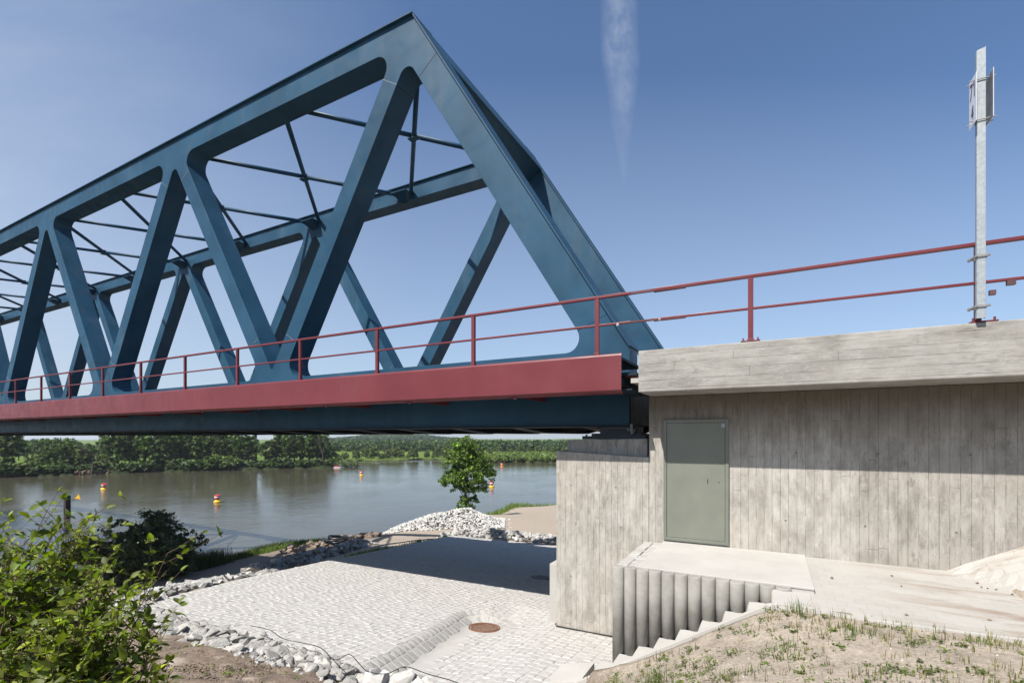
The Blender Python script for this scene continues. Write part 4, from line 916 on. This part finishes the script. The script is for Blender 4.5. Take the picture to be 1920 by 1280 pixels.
GB = 'trees on the opposite river bank'
front = [(-190, 'broad', 806), (-120, 'broad', 803), (-50, 'broad', 800), (12, 'broad', 800), (60, 'silver', 851), (92, 'broad', 836), (122, 'broad', 827), (150, 'silver', 832), (172, 'tall', 829), (188, 'silver', 848),
 (213, 'broad', 801), (243, 'broad', 796), (272, 'tall', 795), (292, 'broad', 798), (322, 'broad', 806), (346, 'tall', 797), (368, 'broad', 800), (392, 'broad', 806), (404, 'open', 786), (428, 'broad', 797), (452, 'tall', 796), (466, 'broad', 812), (480, 'open', 790), (512, 'silver', 822), (526, 'broad', 806), (544, 'tall', 797), (552, 'broad', 803), (566, 'open', 795), (580, 'broad', 804), (594, 'broad', 800), (608, 'tall', 812), (616, 'silver', 838)]
ORDW = ['first', 'second', 'third', 'fourth', 'fifth', 'sixth', 'seventh', 'eighth', 'ninth', 'tenth', 'eleventh', 'twelfth', 'thirteenth', 'fourteenth', 'fifteenth', 'sixteenth', 'seventeenth', 'eighteenth', 'nineteenth', 'twentieth']
ORDW += ['twenty '+w for w in ORDW[:9]]+['thirtieth']+['thirty '+w for w in ORDW[:9]]
opl = {'broad': 'broad leafy tree crowding the opposite bank under the bridge', 'tall': 'slim tall tree in the row on the opposite bank', 'open': 'bare stemmed tree with a high thin crown on the opposite bank', 'silver': 'rounded bushy tree low on the opposite bank'}
nfr = {}
for px, k, ty in sorted(front):
    nfr[k] = nfr.get(k, 0)+1
    plant(k, px, sh(px)*random.uniform(1.03, 1.10), ty, opl[k]+', '+ORDW[nfr[k]-1]+' from left', GB, 1.0 if k != 'broad' else .95)
for px, ty in ((-90, 812), (-20, 812), (35, 818), (68, 822), (84, 821), (102, 820), (118, 824), (132, 821), (146, 827), (205, 824), (230, 812), (262, 806), (300, 810), (335, 806), (380, 812), (415, 806), (440, 808), (498, 826), (522, 815), (560, 814)):
    plant('broad', px, sh(px)*random.uniform(1.35, 1.6), ty, 'hazy green tree standing behind the front row on the opposite bank', 'trees behind the bank trees')
for px, ty, kd in ((413, 850, 'willow'), (432, 856, 'willow'), (52, 862, 'willow')):
    plant(kd, px, sh(px)*1.012, ty, 'light green willow bush at the opposite waterline, '+{413: 'the largest', 432: 'right of the largest', 52: 'far left'}[px], 'willow bushes at the waterline', 1.5, -9.7)
for i in range(64):
    px = -120+740*i/63+random.uniform(-5, 5)
    if 205 < px+0 < 225 or 130 < px < 205 and random.random() < .5: continue
    plant('shrub', px, sh(px)*random.uniform(1.004, 1.03), 880-px*.016+random.uniform(-12, 2)-8, 'dark green shrub along the opposite waterline under the trees', 'shrubs along the opposite waterline', 1.25, -9.8)
# beyond the bend: meadow willows
wb = 0
for px, ty, tm in sorted(((668, 842, 1.03), (686, 838, 1.06), (701, 834, 1.03), (728, 840, 1.03), (742, 836, 1.05), (752, 842, 1.04), (776, 837, 1.02), (800, 844, 1.03), (818, 838, 1.05), (832, 834, 1.03), (850, 840, 1.06), (918, 838, 1.25), (938, 836, 1.3), (957, 840, 1.25), (975, 833, 1.35), (990, 838, 1.3), (1008, 834, 1.4), (1024, 837, 1.35), (1040, 836, 1.3), (1060, 834, 1.3), (716, 848, 1.02), (765, 850, 1.01), (812, 851, 1.015), (646, 846, 1.03), (634, 850, 1.02))):
    plant('silver', px, sh(px)*tm, ty, 'rounded grey green willow beyond the river bend, '+ORDW[wb]+' from the left', 'willows beyond the river bend', 1.05); wb += 1
# masses nobody could count: woods and thicket
def mass(name, label, n, pxr, tr, size, h, base, tone, topf=None, per=46):
    C = []; N2 = []; TN = []
    for i in range(n):
        px = random.uniform(*pxr); t_ = random.uniform(*tr) if not callable(tr) else tr(px); p = onT(px, HOR, t_); z0 = base+float(hill(px, t_)); hh = h*random.uniform(.7, 1.15)*(topf(px) if topf else 1); w = hh*random.uniform(.32, .5)
        d = rng.normal(0, 1, (per, 3)); d /= np.linalg.norm(d, axis=1)[:, None]; d[:, 2] = d[:, 2]*.9
        c = d*rng.uniform(.6, 1.05, per)[:, None]*np.array([w, w, hh*.5])+np.array([p.x, p.y, z0+hh*.52]); C.append(c); N2.append(d); TN.append(greens(per, tone, .22)*math.exp(random.gauss(0, .2)))
    V, Q, _ = leaf_cloud(np.concatenate(C), np.concatenate(N2), size, None, .25, 1.3); return tag(npmesh(name, V, Q, LEAF, tone=np.concatenate(TN)), label, None, kind='stuff')
mass('far_wood', 'dark wood on the plain beyond the river', 900, (600, 1110), (300, 420), 1.3, 6.6, -9.2, (.036, .070, .022))
mass('hill_wood', 'wooded hill on the horizon', 1300, (600, 880), (800, 1250), 2.6, 7.0, -9.1, (.035, .066, .024))
mass('riverside_thicket', 'low bright thicket along the right far bank', 800, (884, 1120), (188, 235), .55, 2.6, -9.5, (.095, .145, .035), lambda p: .75+.25*(p > 930), 60)
mass('left_far_wood', 'hazy wood behind the opposite bank trees', 420, (-250, 620), (240, 330), 1.1, 8.0, -9.1, (.04, .075, .025), lambda p: .62 if 140 < p < 205 or 480 < p < 520 else 1.0)
# driftwood bank and tumbled tree
rk = Rocks()
for i in range(420):
    px = random.uniform(138, 215) if i < 300 else random.uniform(425, 480); p = onT(px, HOR, sh(px)*random.uniform(1.0, 1.03)); rk.add(p.x, p.y, -9.9+random.random()*(.9 if i < 300 else .4), random.uniform(.4, 1.1), (random.uniform(.12, .3),)*3 if i > 300 else (random.uniform(.14, .26), random.uniform(.11, .18), .1))
tag(rk.build('rubble_bank', ROCK), 'brown rubble and driftwood bank at the opposite waterline', 'rubble', kind='stuff')
def bare_tree(px, t_, h, label, lean=0.0):
    p = onT(px, HOR, t_); g = thing('dead_tree', (p.x, p.y, -9.3), label, 'dead tree'); b = MB(); rr = random.Random(px)
    def br(a, d, L_, r, k):
        e = a+d*L_; b.tube([a, (a+e)/2+Vector((rr.gauss(0, .04), rr.gauss(0, .04), 0))*L_, e], [r, r*.8, r*.55], 5)
        if k > 0:
            for _ in range(3): br(a+(e-a)*rr.uniform(.5, 1), (d+Vector((rr.gauss(0, .45), rr.gauss(0, .45), rr.gauss(.1, .3)))).normalized(), L_*rr.uniform(.45, .7), r*.5, k-1)
    br(Vector((p.x, p.y, -9.4)), Vector((lean, .05, 1)).normalized(), h*.5, .2, 4); b.build('branches', BARK, g); return g
bare_tree(603, 160, 11, 'leafless grey tree at the end of the opposite tree row'); bare_tree(172, 128, 10, 'leafless snag poking up from the opposite bank trees')
p = onT(652, HOR, 161); g = thing('fallen_tree', (p.x, p.y, -9.9), 'fallen tree lying in the water at the river bend', 'fallen tree'); b = MB()
for k in range(16):
    a = random.uniform(-.3, .9); q = p+ax*random.uniform(-3, 3); q.z = -9.95; e = q+ax*math.cos(a)*random.uniform(1, 3)+Vector((0, 0, math.sin(a)*2+.3)); b.tube([q, (q+e)/2+Vector((0, 0, .4)), e], [.14, .1, .05], 5)
b.build('branches', BARK, g)
C = np.array([p+ax*random.gauss(0, 2.6)+ay*random.gauss(0, 1)+Vector((0, 0, -9.4+abs(random.gauss(0, .8)))) for _ in range(500)]); V, Q, _ = leaf_cloud(C, np.tile([[0, 0, 1.]], (500, 1)), .35, None); npmesh('foliage', V, Q, LEAF, parent=g, tone=greens(500, (.07, .1, .035)))
# small boat moored at the tip of the bank
p = onT(633, HOR, 157); g = thing('boat', (p.x, p.y, -10), 'small red and white boat moored at the tip of the opposite bank', 'boat'); b = MB()
hull = [(-1.3, .0), (-.9, .35), (.9, .35), (1.4, .0), (.9, -.35), (-.9, -.35)]; v0 = [p+ax*(x*.85)+ay*(y*.7)+Vector((0, 0, -10.1)) for x, y in hull]; v1 = [p+ax*x+ay*y+Vector((0, 0, -9.7)) for x, y in hull]
b.add(v0+v1, [(i, (i+1) % 6, 6+(i+1) % 6, 6+i) for i in range(6)]+[tuple(range(5, -1, -1)), tuple(range(6, 12))]); b.build('hull', WHITE, g)
b = MB(); v2 = [p+ax*(x*.55-.35)+ay*(y*.8)+Vector((0, 0, -9.69)) for x, y in hull]; v3 = [p+ax*(x*.45-.35)+ay*(y*.7)+Vector((0, 0, -9.3)) for x, y in hull]; b.add(v2+v3, [(i, (i+1) % 6, 6+(i+1) % 6, 6+i) for i in range(6)]+[tuple(range(6, 12))]); b.build('cabin', REDP, g)

# ------------------------------------------------------------------ things in the river
def buoy(px, py, label, body, h=1.15, lean=(0, 0)):
    p = onZ(px, py, -10); g = thing('buoy', p, label, 'buoy', None); x, y, z = p
    b = MB(); b.lathe(p, [(.42, -.15), (.62, .02), (.64, .16), (.5, .30), (.30, .42), (.2, .55)], 20); b.build('float', body, g, smooth=False)
    b = MB(); b.lathe(p, [(.2, .55), (.17, .72)], 14); b.build('neck', REDP if body == YEL else body, g)
    b = MB(); b.lathe(p, [(.52, .72), (.52, .90)], 20); b.lathe(p, [(.52, 1.10), (.52, 1.27), (.4, 1.33)], 20); b.build('red_band', REDP, g)
    b = MB(); b.lathe(p, [(.505, .90), (.505, 1.10)], 20); b.build('white_band', WHITE, g)
    b = MB(); b.tube([p+Vector((0, 0, 1.3)), p+Vector((0, 0, 1.5))], .05, 6); b.build('lifting_eye', GALVD, g)
    g.rotation_euler = (lean[0], lean[1], 0); g.scale = (.85, .85, .85); return g
buoy(408, 941, 'yellow buoy with a red and white drum, nearest of those in mid river', YEL)
buoy(195, 917, 'yellow buoy with a red and white drum beyond the rusty pile', YEL, lean=(0, .12))
buoy(678, 891, 'yellow buoy with a red and white drum left of the leafy bank tree', YEL)
buoy(922, 913, 'yellow buoy with a red and white drum half behind the leafy bank tree', YEL)
buoy(941, 874, 'small orange buoy near the right far bank', ORANGE)
p = onZ(126, 969, -10); g = thing('mooring_pile', p, 'rusty sheet steel pile in the river with a yellow triangle marker', 'pile')
b = MB(); b.box(p.x-.28, p.x-.22, p.y-.25, p.y+.25, -12, -7.33); b.box(p.x+.22, p.x+.28, p.y-.25, p.y+.25, -12, -7.33); b.box(p.x-.22, p.x+.22, p.y-.03, p.y+.03, -12, -7.34); b.box(p.x-.22, p.x+.22, p.y-.22, p.y-.17, -12, -7.35); b.build('pile', PILEM, g)
e = p+ax*1.35; b = MB(); b.tube([(p.x, p.y, -7.9), (e.x, e.y, -7.75)], .035, 6); b.build('arm', PILEM, g)
b = MB(); c = p+ax*1.35; c.z = -7.7
vs = []
for dy in (-.03, .03): vs += [c+ax*(-.38)+ay*dy+Vector((0, 0, .0)), c+ax*.34+ay*dy+Vector((0, 0, -.05)), c+ax*.12+ay*dy+Vector((0, 0, .58))]
b.add(vs, [(0, 1, 2), (5, 4, 3), (0, 3, 4, 1), (1, 4, 5, 2), (2, 5, 3, 0)]); b.build('triangle_marker', YEL, g)

# ------------------------------------------------------------------ bank tree and dark bush
p = onZ(873, 963, -7.8); p.z = G1(-p.x, p.y)
H = 8.0
lob = [(.0, 0, 6.9, 1.15, 1.15, .9), (-.6, .2, 6.0, 1.3, 1.2, .95), (.8, -.1, 5.9, 1.2, 1.1, .95), (-1.2, 0, 4.9, 1.1, 1.1, .8), (1.4, .2, 4.8, 1.25, 1.1, .85), (.1, .6, 5.0, 1.4, 1.2, 1.0), (-1.1, -.3, 3.7, 1.1, 1.1, .75), (-1.9, .1, 3.35, .85, .8, .5), (1.9, 0, 3.6, 1.1, 1.0, .7), (.4, -.6, 3.9, 1.4, 1.2, .9), (1.2, .3, 2.7, 1.1, .9, .6), (-.4, .2, 2.7, 1.0, .9, .6), (2.3, .2, 4.3, .7, .7, .45), (.0, 0, 1.0, .8, .8, .75), (.5, .3, 1.4, .75, .7, .5), (-.35, .3, .6, .7, .6, .5)]
lob = [(x*rt.x-y*fw.x*0+y*fw.x, x*rt.y+y*fw.y, z, a, b_, c) for x, y, z, a, b_, c in lob]
g = tree_proto('maple_tree', 'single bright green tree standing behind the heap of pale stones', 'tree', H, [l[:3]+tuple(q*1.1 for q in l[3:]) for l in lob], .13, 15000, .125, (.075, .135, .022), .0); g.location = p
p = onZ(262, 1080, -9.6); p.z = G1(-p.x, p.y)
lob = []
for i in range(60):
    u = random.uniform(-1, 1); v = random.uniform(-.8, .8); z = random.uniform(.15, 1)*math.sqrt(max(.02, 1-u*u*.9)); lob.append((rt.x*u*3.5+fw.x*v*1.8, rt.y*u*3.5+fw.y*v*1.8, z*4.2, .95, .95, .8))
g = tree_proto('willow_bush', 'big dark willow bush in the bridge shade by the water', 'bush', 4.6, lob, .1, 30000, .11, (.036, .058, .022), -.05); g.location = p
# ------------------------------------------------------------------ leafy shrub in the left foreground
SHR = thing('dogwood_shrub', (-3.6, .9, -2.3), 'sunlit leafy dogwood shrub in the near left corner', 'shrub')
br = MB(); LC = []; LN = []; LT = []; FC = []
rs = random.Random(5)
def twig(a, d, L_, r, depth):
    pts = [a]; cur = a.copy(); dd = d.copy(); nseg = max(3, int(L_/.085))
    for i in range(nseg):
        dd = (dd+Vector((rs.gauss(0, .10), rs.gauss(0, .10), rs.gauss(.02, .07)))).normalized(); cur = cur+dd*(L_/nseg); pts.append(cur.copy())
    br.tube(pts, [max(.0016, r*(1-.75*i/nseg)) for i in range(nseg+1)], 5, False)
    if depth == 0 or L_ < .5:
        for i in range(1, nseg+1):
            if rs.random() < .92:
                sd = dd.cross(Vector((rs.gauss(0, 1), rs.gauss(0, 1), rs.gauss(0, 1)))).normalized()
                for sg_ in (1, -1):
                    LC.append(pts[i]); LN.append((sd*sg_+dd*.5+Vector((0, 0, -.12))).normalized())
        LC.append(pts[-1]); LN.append(dd)
        if rs.random() < .10: FC.append(pts[-1])
    if depth > 0:
        for i in range(1, nseg+1):
            for _ in range(2 if i > nseg*.3 else 1):
                if rs.random() < .62:
                    sd = dd.cross(Vector((rs.gauss(0, 1), rs.gauss(0, 1), rs.gauss(0, 1)))).normalized(); twig(pts[i], (dd*.8+sd*.75+Vector((0, 0, .12))).normalized(), L_*rs.uniform(.28, .5), r*.5, depth-1)
# stems aimed at points on the outline seen in the photograph
tips = [(78, 915, 3.5), (40, 950, 3.6), (10, 960, 3.4), (110, 985, 3.4), (55, 1010, 3.3), (125, 1012, 3.5), (150, 1035, 3.2), (20, 1040, 3.0), (95, 1060, 3.1), (140, 1070, 3.0), (185, 1070, 3.0), (60, 1100, 2.8), (130, 1120, 2.9), (200, 1085, 2.9), (232, 1062, 3.0), (262, 1092, 3.0), (180, 1120, 2.8), (225, 1115, 2.8), (240, 1135, 2.8), (20, 1130, 2.6), (90, 1150, 2.6), (150, 1160, 2.7), (205, 1165, 2.8), (245, 1160, 2.8), (40, 1190, 2.5), (120, 1205, 2.5), (185, 1215, 2.6), (250, 1235, 2.7), (300, 1238, 2.7), (285, 1262, 2.7), (220, 1260, 2.6), (60, 1250, 2.4), (140, 1260, 2.5), (10, 1220, 2.4), (-40, 1000, 3.2), (-60, 1080, 2.8), (-60, 1180, 2.5), (-100, 950, 3.3), (30, 1075, 3.0), (-30, 1120, 2.7), (60, 940, 3.4), (88, 935, 3.45), (20, 985, 3.2), (50, 975, 3.1), (5, 1010, 3.0), (35, 1030, 2.9), (75, 1035, 3.0), (-10, 965, 3.2), (100, 1030, 3.2), (10, 1060, 2.8), (60, 1065, 2.7), (170, 1290, 2.5), (80, 1300, 2.4), (-20, 1260, 2.4)]
for px, py, t_ in tips:
    if px > 160: px -= 22
    py += 14
    tp = onT(px, py, t_); ro = Vector((tp.x*.55-3.6*.45+rs.gauss(0, .25), tp.y*.6+.45+rs.gauss(0, .2), 0)); ro.z = min(G1(-ro.x, ro.y), tp.z-.35); d = tp-ro
    md = ro+d*.55; twig(ro, (d.normalized()+Vector((0, 0, .15))).normalized(), d.length*.46, .012, 0 if d.length < .8 else 1)
    twig(ro+d*.42, d.normalized(), d.length*.46, .007, 1)
    twig(ro+d*.30+Vector((rs.gauss(0, .1), rs.gauss(0, .1), 0)), (d.normalized()+Vector((rs.gauss(0, .12), rs.gauss(0, .12), 0))).normalized(), d.length*.52, .006, 1)
br.build('branches', TWIG, SHR)
def leaves_full(C, D, size, tone):
    """each leaf: 6 quads in two halves with a fold and a droop"""
    n = len(C); C = np.array([c[:] for c in C]); D = np.array([d[:] for d in D]); up = np.tile([[0, 0, 1.]], (n, 1))+rng.normal(0, .45, (n, 3))
    W = np.cross(D, up); W /= np.linalg.norm(W, axis=1)[:, None]; N2 = np.cross(W, D); L_ = (size*np.exp(rng.normal(0, .28, n)))[:, None]; V = []
    for f, w, dr_ in ((0, .0, 0), (.18, .21, .01), (.45, .29, -.02), (.75, .17, -.09), (1.0, .0, -.2)):
        c = C+D*L_*f+N2*L_*dr_
        for sg_ in (-1, 0, 1): V.append(c+W*L_*w*sg_+N2*L_*(.07 if sg_ else 0)*(w > 0))
    V = np.stack(V, 1); q = []
    for i in range(4):
        for j in range(2): q.append([i*3+j, i*3+j+1, i*3+j+4, i*3+j+3])
    Q = (np.arange(n)[:, None, None]*15+np.array(q)[None]).reshape(-1, 4); return V.reshape(-1, 3), Q, np.repeat(tone, 8, 0)
tn = greens(len(LC), (.076, .116, .012), .38, .8)
V, Q, tn = leaves_full(LC, LN, .052, tn); npmesh('leaves', V, Q, LEAFN, parent=SHR, tone=tn, smooth=True)
C = []; 
for c in FC:
    for _ in range(26): C.append([c.x+rs.gauss(0, .022), c.y+rs.gauss(0, .022), c.z+.015+rs.gauss(0, .006)])
if C: V, Q, _ = leaf_cloud(np.array(C), np.tile([[0, 0, 1.]], (len(C), 1)), .010, None, .2, 1.0); npmesh('flower_clusters', V, Q, LEAFN, parent=SHR, tone=np.tile([[.38, .36, .2]], (len(C), 1)))

# ------------------------------------------------------------------ grass and weeds
class Blades:
    def __init__(s): s.P = []; s.H = []; s.T = []
    def add(s, x, y, z, h, tone): s.P.append((x, y, z)); s.H.append(h); s.T.append(tone)
    def build(s, name, label, w=.0032):
        n = len(s.P); P_ = np.array(s.P); H_ = np.array(s.H)[:, None]; a = rng.uniform(0, 6.28, n); D = np.stack([np.cos(a), np.sin(a), np.zeros(n)], 1); W = np.stack([-np.sin(a), np.cos(a), np.zeros(n)], 1); ln = rng.uniform(.05, .5, n)[:, None]
        V = np.stack([P_-W*w-np.array([0, 0, .01]), P_+W*w-np.array([0, 0, .01]), P_+W*w*.7+D*H_*ln*.35+np.array([0, 0, 1])*H_*.6, P_-W*w*.7+D*H_*ln*.35+np.array([0, 0, 1])*H_*.6, P_+D*H_*ln+np.array([0, 0, 1])*H_], 1)
        b5 = np.arange(n)[:, None]*5; Q = np.concatenate([b5+np.array([[0, 1, 2, 3]])]); T3 = b5+np.array([[3, 2, 4]])
        o = npmesh(name, V.reshape(-1, 3), Q, GRASSM, tone=np.array(s.T)); o2 = npmesh(name, V.reshape(-1, 3), T3, GRASSM, tone=np.array(s.T))
        bm = bmesh.new(); bm.from_mesh(o.data); bm.from_mesh(o2.data); bm.to_mesh(o.data); bm.free(); bpy.data.objects.remove(o2)
        return tag(o, label, None, kind='stuff')
def gt(b0=(.13, .14, .05)):
    k = math.exp(random.gauss(0, .25)); y = random.random()*.5; return (b0[0]*k*(1+y), b0[1]*k*(1+y*.4), b0[2]*k)
random.seed(3)
bl = Blades(); spots = []
for i in range(9000):
    s = random.uniform(-4.5, 3.3); n = random.uniform(2.6, 6.6)
    if s > 0 and n > 6.2-.0*s: continue
    if s > .2 and n < 3.4: continue
    dens = float(vnoise(np.array([s]), np.array([n]), 1.6, 21)[0])*.6+float(vnoise(np.array([s]), np.array([n]), 5, 22)[0])*.5
    if random.random() > max(.05, (dens-.46)*1.35): continue
    spots.append((s, n, random.randint(2, 5)))
for i in range(110): spots.append((random.uniform(-4, .0), random.triangular(5.7, 6.4, 6.3), 5))
SA = np.array([[q[0], q[1]] for q in spots]); SZ = gz(SA[:, 0], SA[:, 1])
for (s, n, k), z in zip(spots, SZ):
    for _ in range(k): bl.add(-s+random.gauss(0, .02), n+random.gauss(0, .02), z, random.triangular(.02, .13, .05), gt((.15, .145, .06)) if random.random() < .6 else gt((.09, .12, .035)))
for (s, n, r, k, h) in ((1.0, 4.75, .10, 90, .17), (-.75, 5.75, .12, 80, .11), (-.1, 5.2, .08, 40, .13), (-1.9, 6.1, .2, 90, .09), (.2, 4.6, .1, 50, .1), (3.75, 4.72, .12, 110, .17), (3.45, 4.75, .15, 60, .07), (-.25, 6.2, .05, 22, .2)):
    for _ in range(k): x, y = s+random.gauss(0, r), n+random.gauss(0, r*.7); bl.add(-x, y, G1(x, y), h*random.uniform(.5, 1.1), gt((.075, .115, .03)))
bl.build('grass', 'sparse young grass on the sandy bank')
# low broad leaved weeds
C = []; N2 = []; TN = []
for i in range(330):
    s = random.uniform(-4, 1.8); n = random.uniform(2.9, 6.2); r = random.triangular(.012, .06, .02); z = G1(s, n); k = int(10+r*600); t_ = gt((.065, .10, .022))
    if s > .8 and n < 3.5: continue
    for _ in range(k): C.append((-s+random.gauss(0, r), n+random.gauss(0, r), z+abs(random.gauss(.012, r*.45)))); N2.append((0, 0, 1)); TN.append(t_)
for i in range(90):
    s = random.uniform(3, 9); n = random.uniform(2.4, 4.4); z = G1(s, n)
    for _ in range(14): C.append((-s+random.gauss(0, .025), n+random.gauss(0, .025), z+abs(random.gauss(.012, .012)))); N2.append((0, 0, 1)); TN.append(gt((.10, .15, .035)))
V, Q, _ = leaf_cloud(np.array(C), np.array(N2, float), .014, None, .3, 1.8, .2); tag(npmesh('weeds', V, Q, GRASSM, tone=np.array(TN)), 'small green weeds dotted over the sandy bank', None, kind='stuff')
# clods and pebbles on the bare earth
rk = Rocks()
for i in range(9000):
    s = random.uniform(2.2, 11.5); n = random.uniform(2.3, 4.5); k = random.uniform(.6, 1.1); rk.add(-s, n, G1(s, n)+.01, random.triangular(.008, .06, .014), (.2*k, .155*k, .115*k))
for i in range(1500):
    s = random.uniform(-4.5, 2.2); n = random.uniform(2.6, 6.3); k = random.uniform(.7, 1.25); rk.add(-s, n, G1(s, n)+.006, random.triangular(.008, .04, .013), (.31*k, .26*k, .205*k) if random.random() < .8 else (.55, .52, .47))
tag(rk.build('earth_clods', ROCK), 'clods and pebbles lying on the bare earth', None, kind='stuff')
# a few loose stones and soil crumbs on the path
rk = Rocks()
for px, py in ((1672, 1082), (1832, 1096), (1840, 1103), (1852, 1105), (1868, 1107), (1828, 1067), (1912, 1063), (1905, 1110), (1898, 1116), (1855, 1160), (1700, 1150), (1690, 1100), (1560, 1085)):
    p = onZ(px, py, -1.93); rk.add(p.x, p.y, path_z(p.x, p.y)+.012, random.uniform(.03, .06), (.2, .155, .11))
tag(rk.build('soil_crumbs', ROCK), 'crumbs of soil scattered over the pale path', None, kind='stuff')
# shore grass
bl = Blades()
def strip(pts, n, hw, h0, h1, tone):
    for _ in range(n):
        f = random.random()*(len(pts)-1); i = int(f); u = f-i; a, c = pts[i], pts[i+1]; s, q = a[0]+(c[0]-a[0])*u+random.gauss(0, hw), a[1]+(c[1]-a[1])*u+random.gauss(0, hw)
        SP.append((s, q, random.uniform(h0, h1), tone))
SP = []
strip([(39, 8), (38.6, 16), (38.3, 22), (38.3, 27), (36, 31)], 7000, .5, .15, .6, (.045, .075, .02)); strip([(37.6, 24.5), (36.6, 28.5)], 900, .35, .2, .45, (.10, .16, .03)); strip([(38.0, 19.0), (37.8, 22.5)], 2200, .45, .5, 1.5, (.035, .06, .015))
strip([(30, 42), (28.8, 50), (26.5, 60), (24.5, 70)], 6000, .6, .25, .8, (.10, .16, .035))
for n in np.arange(13, 22.5, .7): e = float(edge_s(n)); strip([(e+.3, n), (e+.5, n+.7)], 60, .15, .06, .22, (.08, .12, .03))
SP = [q for q in SP]; A4 = np.array([[q[0], q[1]] for q in SP]); ZS = gz(A4[:, 0], A4[:, 1])
for q, z in zip(SP, ZS):
    if z > -10.3: bl.add(-q[0], q[1], z, q[2], gt(q[3]))
bl.build('shore_grass', 'tall grass along the near waterline', .02)

# ------------------------------------------------------------------ air
HZ = MT('air', 1); nt2 = HZ.t; nt2.nodes.remove(HZ.b); pv = nt2.nodes.new('ShaderNodeVolumePrincipled'); pv.inputs['Color'].default_value = (.86, .93, 1, 1); pv.inputs['Density'].default_value = .00017; pv.inputs['Anisotropy'].default_value = .2
nt2.links.new(pv.outputs[0], nt2.nodes['Material Output'].inputs['Volume'])
b = MB(); b.box(-3200, 900, -300, 3200, -13.5, 13); o = b.build('haze', HZ.m); o['kind'] = 'stuff'
